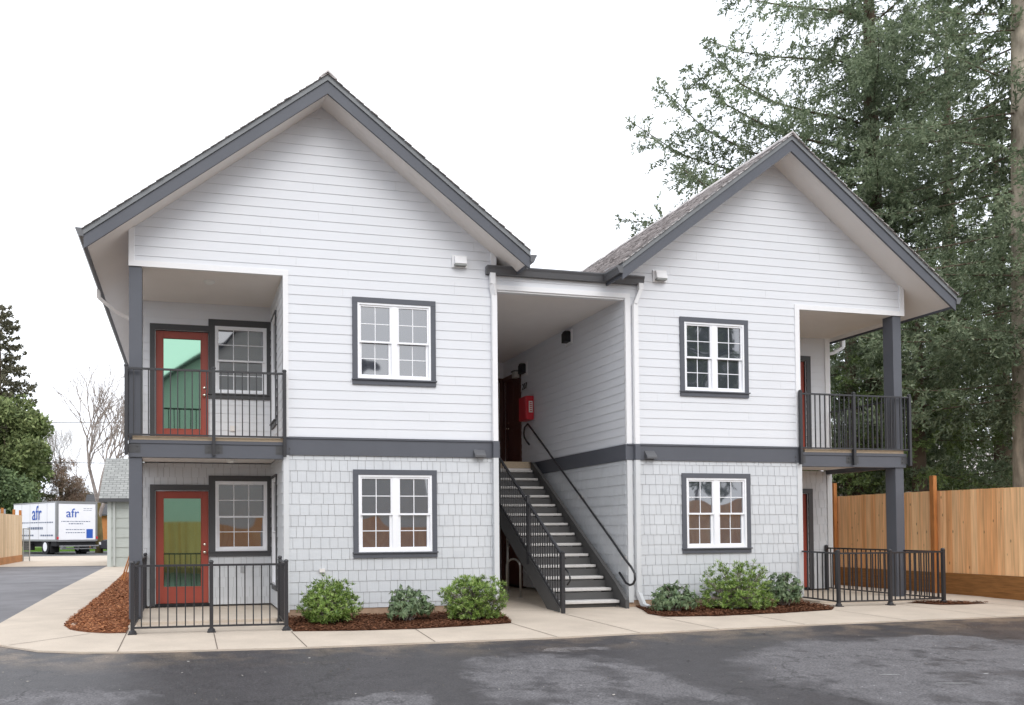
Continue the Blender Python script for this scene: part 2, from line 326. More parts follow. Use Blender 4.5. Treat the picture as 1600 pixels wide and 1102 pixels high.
# asphalt: sloping lot in front and the drive on the left
a = MB()
ys = [-60, -14, 0]
MB().quad((-9.5, 0, -.062), (-.5, 0, -.062), (-.5, 42, -.062), (-9.5, 42, -.062)).build('driveway', mat('weathered_drive_asphalt', (.185, .18, .188), .85, .2, var=.22, vscale=.7, bump=.3, bscale=60), kind='structure')
for i in range(2):
    y0, y1 = ys[i], ys[i + 1]
    xr = 40 if y1 <= 0 else -.5
    a.quad((-40 if y1 <= 0 else -9.5, y0, gz(y0) - .022), (xr, y0, gz(y0) - .022), (xr, y1, gz(y1) - .022), (-40 if y1 <= 0 else -9.5, y1, gz(y1) - .022))
a.build('parking_lot', M_asph, kind='structure')
b = MB(); b.quad((-60, 27.5, -.052), (-.5, 23.5, -.052), (-.5, 40, -.052), (-60, 44, -.052)); b.build('drive_apron', M_conc, kind='structure')
b = MB(); b.box(-60, 12, 40, 53, -.3, -.044); b.build('street', mat('street_asphalt', (.13, .13, .13), .85, .2, var=.15, vscale=.6), kind='structure')
M_grass = mat('grass_base', (.12, .24, .035), .95, .1, var=.25, vscale=1.5)
b = MB(); b.box(-80, 40, 53, 75, -.3, -.03); b.build('lawn', M_grass, kind='structure')
b = MB(); b.box(16.45, 60, -14, 60, -.3, -.05); b.build('yard_ground', mat('leaf_litter', (.09, .075, .045), .95, .1, var=.3, vscale=2), kind='structure')
# sidewalk (front part slopes down to the lot, left strip runs along the drive)
sw = MB()
poly = FRONT + [(16.6, 0), (-1.93, 0)]
front = [p for p in FRONT if p[1] < 0]
xs = [(-1.925, 0)] + front + [(16.6, 0)]
n = len(xs)
sw.add([(x, y, gz(y)) for x, y in xs] + [(x, y, gz(y) - .12) for x, y in xs], [tuple(range(n))] + [(i, (i + 1) % n, n + (i + 1) % n, n + i) for i in range(n)])
lf = [(-1.925, 0), (0, 0), (0, 23.5), (-2.35, 23.5), (-2.12, 7.6)]
sw.add([(x, y, -.04) for x, y in lf] + [(x, y, -.16) for x, y in lf], [(0, 1, 2, 3, 4)] + [(i, (i + 1) % 5, 5 + (i + 1) % 5, 5 + i) for i in range(5)])
sw.quad((0, 0, -.04), (16.6, 0, -.04), (16.6, 15, -.04), (0, 15, -.04))
walk = sw.build('sidewalk', M_conc, kind='structure')
def strip(mb, p, q, wd=.012, dz=.004):
    p, q = Vector((*p, 0)), Vector((*q, 0)); d = (q - p).normalized(); nrm = Vector((-d.y, d.x, 0)) * wd / 2
    pts = [p - nrm, q - nrm, q + nrm, p + nrm]
    mb.quad(*[(v.x, v.y, gz(v.y) + dz) for v in pts])
j = MB()
for p, q in [((.05, -.64), (.05, -2.78)), ((1.25, -1.35), (1.25, -2.89)), ((2.33, -1.62), (2.36, -2.98)), ((4.12, -1.8), (4.06, -2.98)), ((5.72, -1.55), (5.8, -2.97)), ((7.0, -.3), (7.1, -2.9)),
             ((8.35, -1.4), (8.42, -2.83)), ((9.95, -1.5), (10.0, -2.7)), ((11.8, -1.3), (11.9, -2.68)), ((13.6, -1.0), (13.7, -2.63)), ((15.4, -1.1), (15.5, -2.6)),
             ((-.45, -1.15), (-1.35, -1.95)), ((-.94, 2.5), (-1.98, 2.5)), ((-.96, 5), (-2.05, 5)), ((-1, 8), (-2.12, 8)), ((-1.05, 11.5), (-2.2, 11.5)), ((6.2, -.1), (8.5, -.1))]:
    strip(j, p, q)
j.build('walk_joints', M_joint, kind='structure')
# porch slabs
for x0, x1 in ((.06, 2.41), (12.262, 14.64)):
    MB().box(x0, x1, -.42, 1.96, -.2, 0).build('porch_slab', M_conc, kind='structure', bevel=.01)
# light scuffs on the asphalt
s = MB()
for (x, y, l, an) in [(8.42, -6.62, .36, -.25), (8.15, -6.1, .22, -.3), (9.2, -6.3, .1, .2), (10.1, -6.0, .07, .1)]:
    c_, s_ = math.cos(an), math.sin(an); pts = []
    for u, v_ in ((-l / 2, -.004), (0, -.010), (l / 2, -.003), (l / 2, .003), (0, .010), (-l / 2, .004)):
        X, Y = x + u * c_ - v_ * s_, y + u * s_ + v_ * c_; pts.append((X, Y, gz(Y) - .018))
    s.quad(*pts)
s.build('paint_scuffs', mat('chalky_scuff', (.5, .5, .5), .9), kind='structure')

# mulch beds ---------------------------------------------------------------
def bed(outline, nchips, seed, h=.010, dark=True):
    rng = random.Random(seed); n = len(outline); cx = sum(p[0] for p in outline) / n; cy = sum(p[1] for p in outline) / n
    def inside(x, y):
        c = False; k = n - 1
        for i in range(n):
            (xi, yi), (xk, yk) = outline[i], outline[k]
            if (yi > y) != (yk > y) and x < (xk - xi) * (y - yi) / (yk - yi) + xi: c = not c
            k = i
        return c
    b = MB(); N = 5; ring = []
    pts = []
    for i in range(n):
        (x0, y0), (x1, y1) = outline[i], outline[(i + 1) % n]
        m_ = max(1, int(math.hypot(x1 - x0, y1 - y0) / .15))
        for k in range(m_): pts.append((x0 + (x1 - x0) * k / m_, y0 + (y1 - y0) * k / m_))
    K = len(pts); vs = []
    for r in range(N):
        t = r / N
        for (x, y) in pts:
            X, Y = x + (cx - x) * t, y + (cy - y) * t
            if r == 0: X += rng.uniform(-.012, .012); Y += rng.uniform(-.012, .012)
            vs.append((X, Y, gz(Y) + (.004 if r == 0 else h * min(1, r * .8) + rng.uniform(-.006, .012))))
    vs.append((cx, cy, gz(cy) + h + .01)); fs = []
    for r in range(N - 1):
        for i in range(K):
            i2 = (i + 1) % K; fs.append((r * K + i, r * K + i2, (r + 1) * K + i2, (r + 1) * K + i))
    for i in range(K): fs.append(((N - 1) * K + i, (N - 1) * K + (i + 1) % K, N * K))
    b.add(vs, fs); o = b.build('mulch_bed', M_mulchbd if dark else M_mulchb, kind='structure')
    x0, x1 = min(p[0] for p in outline), max(p[0] for p in outline); y0, y1 = min(p[1] for p in outline), max(p[1] for p in outline)
    Q = []
    while len(Q) < nchips:
        x, y = rng.uniform(x0, x1), rng.uniform(y0, y1)
        if not inside(x, y): continue
        l, wd = rng.uniform(.018, .055), rng.uniform(.004, .010); an = rng.uniform(0, math.pi); ti = rng.uniform(-.4, .4)
        d = Vector((math.cos(an) * math.cos(ti), math.sin(an) * math.cos(ti), math.sin(ti))) * l / 2; e = Vector((-math.sin(an), math.cos(an), rng.uniform(-.5, .5))) * wd
        c = Vector((x, y, gz(y) + h + rng.uniform(.004, .024)))
        Q.append([tuple(c - d - e), tuple(c + d - e), tuple(c + d + e), tuple(c - d + e)])
    ch = npmesh('mulch_chips', Q, 4, M_mulchd if dark else M_mulch); ch['kind'] = 'stuff'; ch['label'] = 'loose red bark chips covering the planting bed'; ch['category'] = 'mulch'
bed([(2.36, -.02), (2.36, -1.6), (3.2, -1.74), (4.13, -1.79), (5.0, -1.68), (5.73, -1.53), (5.92, -.9), (6.05, -.02)], 9000, 1)
bed([(8.72, -.02), (8.55, -.55), (8.37, -1.0), (8.42, -1.4), (9.31, -1.54), (10.6, -1.46), (11.76, -1.28), (12.1, -.95), (12.2, -.02)], 8000, 2)
bed([(.03, 0.0), (.04, -1.2), (-.2, -1.17), (-.5, -1.0), (-.78, -.66), (-.92, -.2), (-.96, .6), (-.97, 2.5), (-1.0, 6), (-1.1, 12), (-1.2, 16.6), (-.02, 16.6), (-.02, 6)], 16000, 3, dark=False)
bed([(14.0, -.62), (14.25, -1.1), (14.8, -1.16), (15.4, -1.08), (15.1, -.8), (14.8, -.55)], 700, 4)

# ------------------------------------------------------------------ walls
class Wall:
    def __init__(s, o, sd, nd): s.o = Vector(o); s.sd = Vector(sd); s.nd = Vector(nd)
    def p(s, a, z, d): return s.o + s.sd * a + Vector((0, 0, z)) + s.nd * d
def pieces(z0, z1, zb, expo, opens):
    zs = set([z0, z1]); k = math.floor((z0 - zb) / expo)
    while zb + k * expo < z1:
        if zb + k * expo > z0: zs.add(zb + k * expo)
        k += 1
    for o in opens:
        for z in (o[2], o[3]):
            if z0 < z < z1: zs.add(z)
    zs = sorted(zs)
    return [(a, b) for a, b in zip(zs[:-1], zs[1:]) if b - a > 1e-4]
def intervals(s0, s1, a, b, opens):
    I = [(s0, s1)]; mid = (a + b) / 2
    for o in opens:
        if o[2] < mid < o[3]:
            J = []
            for u, v in I:
                if o[1] <= u or o[0] >= v: J.append((u, v)); continue
                if o[0] > u: J.append((u, o[0]))
                if o[1] < v: J.append((o[1], v))
            I = J
    return I
def lap(mb, W, s0, s1, z0, z1, opens=(), clip=None, expo=.1557, zb=2.902, t=.0085):
    def q(*P):
        P = list(P)
        nn = (P[1] - P[0]).cross(P[2] - P[0])
        if nn.dot(W.nd) + nn.z * 1e-3 < 0: P.reverse()
        mb.quad(*P)
    for a, b in pieces(z0, z1, zb, expo, opens):
        kb = zb + math.floor(((a + b) / 2 - zb) / expo) * expo
        da = .003 + t * (1 - (a - kb) / expo); db = .003 + t * (1 - (b - kb) / expo)
        kk = int(round((kb - zb) / expo)); jr = random.Random(kk * 7 + int(s0 * 100)); js = s0 + jr.uniform(.4, 3.6); J = []
        for u, v in intervals(s0, s1, a, b, opens):
            while js < u: js += 3.66
            while js < v - .1:
                if js > u + .1: J.append((u, js - .0007)); u = js + .0007
                js += 3.66
            J.append((u, v))
        for u, v in J:
            ua, va, ub, vb = u, v, u, v
            if clip:
                l, r = clip(a); ua, va = max(u, l), min(v, r); l, r = clip(b); ub, vb = max(u, l), min(v, r)
                if va - ua < 0: continue
                if vb < ub: ub = vb = (ub + vb) / 2
            q(W.p(ua, a, da), W.p(va, a, da), W.p(vb, b, db), W.p(ub, b, db))
            if abs(a - kb) < 1e-4: q(W.p(ua, a, 0), W.p(va, a, 0), W.p(va, a, da), W.p(ua, a, da))
UNDER = MB()
def shingles(mb, W, s0, s1, z0, z1, opens=(), expo=.182, zb=.16, seed=0, t=.0078):
    rng = random.Random(seed); back = UNDER
    # backing sheet
    for a, b in pieces(z0, z1, z0, 50, opens):
        for u, v in intervals(s0, s1, a, b, opens): back.quad(W.p(u, a, .001), W.p(v, a, .001), W.p(v, b, .001), W.p(u, b, .001))
    k = math.floor((z0 - zb) / expo)
    while zb + k * expo < z1:
        a0 = zb + k * expo; a1 = a0 + expo; k += 1
        s = s0 - rng.uniform(0, .15)
        while s < s1:
            wd = rng.choice([.10, .12, .135, .15, .17, .20]) ; e = s + wd; gap = .0034
            dz = rng.uniform(-.0012, .0012); dt = rng.uniform(0, .0015)
            for a, b in pieces(max(a0, z0), min(a1, z1), -50, 200, opens):
                for u, v in intervals(max(s + gap, s0), min(e - gap, s1), a, b, opens):
                    if v - u < .004: continue
                    aa = a + dz if abs(a - a0) < 1e-5 and a > z0 + .01 else a
                    da = .004 + (t + dt) * (1 - (aa - a0) / expo); db = .004 + (t + dt) * (1 - (b - a0) / expo)
                    P = [W.p(u, aa, da), W.p(v, aa, da), W.p(v, b, db), W.p(u, b, db), W.p(u, aa, .002), W.p(v, aa, .002), W.p(v, b, .002), W.p(u, b, .002)]
                    mb.add(P, [(0, 1, 2, 3), (4, 5, 1, 0), (4, 0, 3, 7), (1, 5, 6, 2)])
            s = e

BLD = thing('apartment_building', 'white two-storey apartment building with twin gables, grey shingled ground floor and a covered stair passage', 'apartment building')
P_ = BLD
X1, X2, X4, X5, X6, YB = 2.41, 6.12, 8.586, 12.262, 14.693, 1.962
ZB0, ZB1, ZH = 2.598, 2.884, 5.53
WF = Wall((0, 0, 0), (1, 0, 0), (0, -1, 0))
# window openings in front walls (frame outer) x0,x1,z0,z1 (trim outer is .088 beyond)
WIN = {'wul': (3.65, 4.92, 3.89, 5.165), 'wll': (3.65, 4.92, 1.0, 2.285), 'wur': (9.778, 11.037, 3.89, 5.165), 'wlr': (9.778, 11.037, 1.0, 2.285)}
LAX, LAZ, RAX, RAZ = 3.07, 8.42, 11.665, 8.37
SL = .75
def LS(*a_, **k): m_ = MB(); lap(m_, *a_, **k); m_.build('lap_siding', M_white, P_)
def SS(*a_, **k): m_ = MB(); shingles(m_, *a_, **k); m_.build('shingle_cladding', M_shing, P_)
opU = [WIN['wul'], WIN['wur']]; opL = [WIN['wll'], WIN['wlr']]
LS(WF, X1 + .09, X2, ZB1, ZH + .09, opU); LS(WF, .09, X2, ZH + .09, LAZ, (), lambda z: (LAX - (LAZ - z) / SL, LAX + (LAZ - z) / SL))
LS(WF, X4 + .1, X5 - .1, ZB1, ZH + .09, opU); LS(WF, X4, X6 - .1, ZH + .09, RAZ, (), lambda z: (RAX - (RAZ - z) / SL, RAX + (RAZ - z) / SL))
LS(WF, X2, X4, ZH + .09, 5.79)
SS(WF, X1 + .09, X2, .08, ZB0, opL, seed=1); SS(WF, X4 + .1, X5 - .1, .08, ZB0, opL, seed=2)
# recess walls
WBk = Wall((0, YB, 0), (1, 0, 0), (0, -1, 0)); WRs = Wall((X1, 0, 0), (0, 1, 0), (-1, 0, 0)); WRs2 = Wall((X5, 0, 0), (0, 1, 0), (1, 0, 0))
oB = [(.34, 1.27, 0, 2.1), (1.39, 2.33, 1.0, 2.28), (.34, 1.27, 2.9, 5.01), (1.39, 2.33, 3.89, 5.13)]
oB2 = [(13.14, 14.07, 0, 2.1), (13.14, 14.07, 2.9, 5.01)]
sideop = [(.93, 1.58, 3.3, 5.15), (.93, 1.58, .42, 2.3)]
LS(WBk, 0, X1, 2.9, ZH, oB); SS(WBk, 0, X1, .03, 2.6, oB, seed=3)
LS(WBk, X5, X6 - .1, 2.9, ZH, oB2); SS(WBk, X5, X6 - .1, .03, 2.6, oB2, seed=4)
LS(WRs, 0.02, YB, 2.9, ZH, sideop); SS(WRs, 0.02, YB, .03, 2.6, sideop, seed=5)
LS(WRs2, 0.02, YB, 2.9, ZH); SS(WRs2, 0.02, YB, .03, 2.6, seed=6)
# outer long walls, rear walls
DEP = 13.
for X, nd in ((0, -1), (X6, 1)):
    Wd = Wall((X, 0, 0), (0, 1, 0), (nd, 0, 0)); LS(Wd, YB + .1, DEP, 2.88, 6.15); SS(Wd, YB + .1, DEP, .05, 2.6, expo=.182, seed=7)
    LS(Wd, 0.02, YB + .1, ZH + .0, 6.15)
WRr = Wall((0, DEP, 0), (1, 0, 0), (0, 1, 0))
LS(WRr, 0, X6, 0.05, ZH); LS(WRr, 0, X2, ZH, LAZ, (), lambda z: (LAX - (LAZ - z) / SL, LAX + (LAZ - z) / SL)); LS(WRr, X4, X6, ZH, RAZ, (), lambda z: (RAX - (RAZ - z) / SL, RAX + (RAZ - z) / SL))
# passage walls
YD0, YD1, YE = 4.74, 5.85, 5.86
WPl = Wall((X2, 0, 0), (0, 1, 0), (1, 0, 0)); WPr = Wall((X4, 0, 0), (0, 1, 0), (-1, 0, 0)); WPb = Wall((0, YE, 0), (1, 0, 0), (0, -1, 0))
opr = [(YD0 + .1, YD1 - .1, 2.9, 5.03), (YD0 + .1, YD1 - .1, 0, 2.12)]; opb = [(7.55, 8.46, 2.9, 5.03), (7.55, 8.46, 0, 2.12)]
LS(WPl, .02, YE, 2.88, ZH); SS(WPl, .02, YE, .03, 2.6, seed=8)
LS(WPr, .02, YE, 2.88, ZH, opr); SS(WPr, .02, YE, .03, 2.6, opr, expo=.182, seed=9)
LS(WPb, X2, X4, 2.88, ZH, opb); SS(WPb, X2, X4, .03, 2.6, opb, seed=10)
# inner walls above the passage roof
for X, nd in ((X2, 1), (X4, -1)):
    LS(Wall((X, 0, 0), (0, 1, 0), (nd, 0, 0)), .02, DEP, 5.8, 6.25)

UNDER.build('cladding_underlay', mat('shadowed_underlay', (.38, .385, .39), .9, .1), P_)
for q in ((X1 + .01, X2 - .01, .004, .3), (X4 + .01, X5 - .01, .004, .3), (0, .2, YB + .1, DEP), (X6 - .2, X6, YB + .1, DEP)):
    MB().box(*q, -.2, .08).build('foundation', M_found, P_)
# floor structures, ceilings
for q in ((0.02, X1, .02, YB, 2.62, 2.80), (X5, X6 - .02, .02, YB, 2.62, 2.80), (X2, X4, 3.93, YE, 2.60, 2.74)):
    MB().box(*q).build('floor_structure', M_soffit, P_)
for q in ((.005, X1, .03, YB), (X5, X6 - .005, .03, YB), (X2 + .002, X4 - .002, .03, YE)):
    MB().box(*q, ZH, ZH + .05).build('ceiling', M_soffit, P_)
MB().box(X2 + .002, X4 - .002, .04, DEP, 5.74, 5.84).build('passage_roof', mat('flat_roofing', (.12, .115, .11), .9, .2, var=.2), P_)
# trim -------------------------------------------------------------
wt = MB(); pr_ = -.028
for q in ((0, .09, pr_, .06, ZH, 6.16), (.09, X1 + .09, pr_, .03, ZH, ZH + .09), (X1, X1 + .09, pr_, .03, ZB1, ZH), (X2 - .1, X2, pr_, .03, ZB1, 6.28), (X4, X4 + .1, pr_, .03, ZB1, ZH + .0), (X2, X4 + .1, pr_ + .002, .03, ZH, ZH + .085), (X5 - .1, X5, pr_, .03, ZB1, ZH + .0), (X5 - .1, X6 - .1, pr_ + .002, .03, ZH, ZH + .09), (X6 - .1, X6, pr_, .06, ZH, 6.15), (X6 - .12, X6 + .001, YB - .03, YB + .1, 2.9, ZH), (-.001, .1, YB - .03, YB + .1, 2.9, ZH), (X4 - .003, X4 + .0, .0, .02, ZB1, ZH), (X2 + .003, X4 - .003, -.0, .11, 5.50, ZH - .001),):
    MB().box(*q).build('white_trim', M_trimw, P_)
for q in ((X1, X1 + .09, pr_, .03, .04, ZB0), (X2 - .1, X2, pr_, .03, .04, ZB0), (X4, X4 + .1, pr_, .03, .04, ZB0), (X5 - .1, X5, pr_, .03, .04, ZB0), (X6 - .12, X6 + .001, YB - .03, YB + .1, .03, 2.6), (-.001, .1, YB - .03, YB + .1, .03, 2.6),):
    MB().box(*q).build('grey_corner_trim', M_greytrim, P_)
for q in ((X1 + .0, X2, -.034, .03, ZB0, ZB1), (X4, X5, -.034, .03, ZB0, ZB1), (X1 + .0, X2, -.05, -.034, ZB1 - .02, ZB1 + .008), (X4, X5, -.05, -.034, ZB1 - .02, ZB1 + .008), (X4 - .03, X4 + .0, -.034, 4.2, ZB0, ZB1), (X2, X2 + .03, -.034, 4.2, ZB0, ZB1),):
    MB().box(*q).build('belt_board', M_dark, P_)

# windows ----------------------------------------------------------
def sash_block(name_par, W, s0, s1, z0, z1, nx, nz, stile, dep, mun=.013):
    """one sash: stiles and rails with glazing bars, and its pane set back"""
    m_ = MB()
    def bx(a, b, c, d, f, g_): 
        vs = [W.p(x, z, y) for z in (c, d) for (x, y) in ((a, f), (b, f), (b, g_), (a, g_))]
        m_.add(vs, [(0, 1, 2, 3), (4, 7, 6, 5), (0, 4, 5, 1), (1, 5, 6, 2), (2, 6, 7, 3), (3, 7, 4, 0)])
    f0, f1 = dep, dep - .03
    bx(s0, s0 + stile, z0, z1, f0, f1); bx(s1 - stile, s1, z0, z1, f0, f1)
    bx(s0 + stile, s1 - stile, z0, z0 + stile * 1.05, f0 - .001, f1); bx(s0 + stile, s1 - stile, z1 - stile, z1, f0 - .001, f1)
    g0, g1 = s0 + stile, s1 - stile; h0, h1 = z0 + stile * 1.05, z1 - stile
    for i in range(1, nx):
        c = g0 + (g1 - g0) * i / nx; bx(c - mun / 2, c + mun / 2, h0, h1, dep - .014, dep - .026)
    for i in range(1, nz):
        c = h0 + (h1 - h0) * i / nz; bx(g0, g1, c - mun / 2, c + mun / 2, dep - .0135, dep - .0265)
    m_.build('sash', M_frame, name_par)
    pm = MB(); pm.quad(W.p(g0 - .005, h0 - .005, dep - .02), W.p(g1 + .005, h0 - .005, dep - .02), W.p(g1 + .005, h1 + .005, dep - .02), W.p(g0 - .005, h1 + .005, dep - .02))
    pm.build('pane', M_pane, name_par)
def bxw(mb, W, a, b, c, d, f, g_):
    vs = [W.p(x, z, y) for z in (c, d) for (x, y) in ((a, f), (b, f), (b, g_), (a, g_))]
    mb.add(vs, [(0, 1, 2, 3), (4, 7, 6, 5), (0, 4, 5, 1), (1, 5, 6, 2), (2, 6, 7, 3), (3, 7, 4, 0)])
def window(W, s0, s1, z0, z1, units, nx, nz, tw=.088, label=None, tmat=None, sill=True, l=None, r=None, lone=False):
    fr = MB(); fw_ = .032; mu = .1
    bxw(fr, W, s0, s0 + fw_, z0, z1, .03, -.09); bxw(fr, W, s1 - fw_, s1, z0, z1, .03, -.09)
    bxw(fr, W, s0 + fw_, s1 - fw_, z0, z0 + fw_, .032, -.09); bxw(fr, W, s0 + fw_, s1 - fw_, z1 - fw_, z1, .029, -.09)
    if units == 2:
        c = (s0 + s1) / 2; bxw(fr, W, c - mu / 2, c + mu / 2, z0 + fw_, z1 - fw_, .018, -.09)
    root = fr.build('window', M_frame, P_)
    if label: root['label'] = label
    U = [(s0 + fw_, s1 - fw_)] if units == 1 else [(s0 + fw_, (s0 + s1) / 2 - mu / 2), ((s0 + s1) / 2 + mu / 2, s1 - fw_)]
    zm = (z0 + z1) / 2
    for a_, b_ in U:
        sash_block(root, W, a_, b_, zm - .028, z1 - fw_, nx, nz, .03, .012)
        sash_block(root, W, a_, b_, z0 + fw_, zm + .028, nx, nz, .045, -.020)
    t_ = MB(); tm = tmat or M_dark; l = tw if l is None else l; r = tw if r is None else r
    bxw(t_, W, s0 - l, s0, z0, z1 + .0, .034, -.02); bxw(t_, W, s1, s1 + r, z0, z1 + .0, .034, -.02)
    bxw(t_, W, s0 - l, s1 + r, z1, z1 + tw, .037, -.02)
    t_.build('window_trim', tm, root)
    si = MB(); bxw(si, W, s0 - l - .012, s1 + r + .012, z0 - .022, z0, .062, -.02); bxw(si, W, s0 - l, s1 + r, z0 - .098, z0 - .022, .036, -.02)
    si.build('window_sill', tm, root)
    return root
window(WF, *WIN['wul'], 2, 2, 2); window(WF, *WIN['wll'], 2, 2, 2)
window(WF, *WIN['wur'], 2, 2, 2); window(WF, *WIN['wlr'], 2, 2, 2)
window(WBk, 1.39, 2.33, 3.89, 5.13, 1, 3, 2, tw=.12, tmat=M_dark2, l=.118, r=.075); window(WBk, 1.39, 2.33, 1.0, 2.28, 1, 3, 2, tw=.1, tmat=M_dark2, l=.118, r=.075)
window(WRs, .93, 1.58, 3.3, 5.15, 1, 1, 1, tw=.05, tmat=M_dark2); window(WRs, .93, 1.58, .42, 2.3, 1, 1, 1, tw=.05, tmat=M_dark2)

def door(W, s0, s1, z0, z1, glazed=True, knob_s=None, mt=None, tm=None, l=.1, r=.1):
    mt = mt or M_red; tm = tm or M_dark2
    d = MB(); st = .125; H = z1 - z0
    if glazed:
        bxw(d, W, s0, s0 + st, z0, z1, -.03, -.075); bxw(d, W, s1 - st, s1, z0, z1, -.03, -.075)
        bxw(d, W, s0 + st, s1 - st, z1 - .12, z1, -.03, -.075); bxw(d, W, s0 + st, s1 - st, z0, z0 + .29, -.03, -.075)
        g = [(s0 + st, z0 + .29), (s1 - st, z0 + .29), (s1 - st, z1 - .12), (s0 + st, z1 - .12)]
    else:
        bxw(d, W, s0, s1, z0, z1, -.04, -.075)
        for (a0, a1, b0, b1) in ((.12, .45, .1, .42), (.55, .88, .1, .42), (.12, .45, .5, .93), (.55, .88, .5, .93)):
            bxw(d, W, s0 + (s1 - s0) * a0, s0 + (s1 - s0) * a1, z0 + H * b0, z0 + H * b1, -.033, -.04)
    root = d.build('door', mt, P_, bevel=.004)
    if glazed:
        MB().quad(*[W.p(a_, b_, -.055) for a_, b_ in g]).build('door_glass', M_doorglass, root)
        gb = MB()
        for (a_, b_, c_, e_) in ((g[0][0], g[0][0] + .012, g[0][1], g[2][1]), (g[1][0] - .012, g[1][0], g[0][1], g[2][1]), (g[0][0] + .012, g[1][0] - .012, g[0][1], g[0][1] + .012), (g[0][0] + .012, g[1][0] - .012, g[2][1] - .012, g[2][1])):
            bxw(gb, W, a_, b_, c_, e_, -.026, -.05)
        gb.build('glazing_bead', mt, root)
    t_ = MB(); bxw(t_, W, s0 - l, s0 - .012, z0 - .04, z1 + .012, .034, -.08); bxw(t_, W, s1 + .012, s1 + r, z0 - .04, z1 + .012, .034, -.08); bxw(t_, W, s0 - l, s1 + r, z1 + .012, z1 + .115, .036, -.08)
    t_.build('door_trim', tm, root)
    th = MB(); bxw(th, W, s0 - .012, s1 + .012, z0 - .05, z0 - .004, .03, -.08); th.build('threshold', M_black, root)
    ks = knob_s if knob_s is not None else s1 - .07
    for zz, rr, nm in ((z0 + .92, .03, 'door_knob'), (z0 + 1.06, .026, 'deadbolt')):
        k = MB(); c0 = W.p(ks, zz, -.03); nd = W.nd
        if nm == 'door_knob': k.tube([c0, c0 + nd * .006, c0 + nd * .012, c0 + nd * .035, c0 + nd * .045, c0 + nd * .06, c0 + nd * .07], [rr, rr, .012, .012, rr * .9, rr * .95, rr * .5], 14)
        else: k.tube([c0, c0 + nd * .012, c0 + nd * .018], [rr, rr, rr * .7], 14)
        k.build(nm, M_knob, root, smooth=True)
    return root
door(WBk, .34, 1.27, .065, 2.096, r=.01); door(WBk, .34, 1.27, 2.93, 5.005, r=.01)
door(WBk, 13.14, 14.07, .065, 2.096, knob_s=13.21, l=.1, r=.12); door(WBk, 13.14, 14.07, 2.93, 5.005, knob_s=13.21, r=.12)
for z in (2.93, .03):
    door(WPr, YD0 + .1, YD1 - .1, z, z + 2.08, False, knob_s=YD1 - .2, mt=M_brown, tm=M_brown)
    door(WPb, 7.55, 8.46, z, z + 2.08, False, knob_s=8.30, mt=M_red, tm=M_brown)

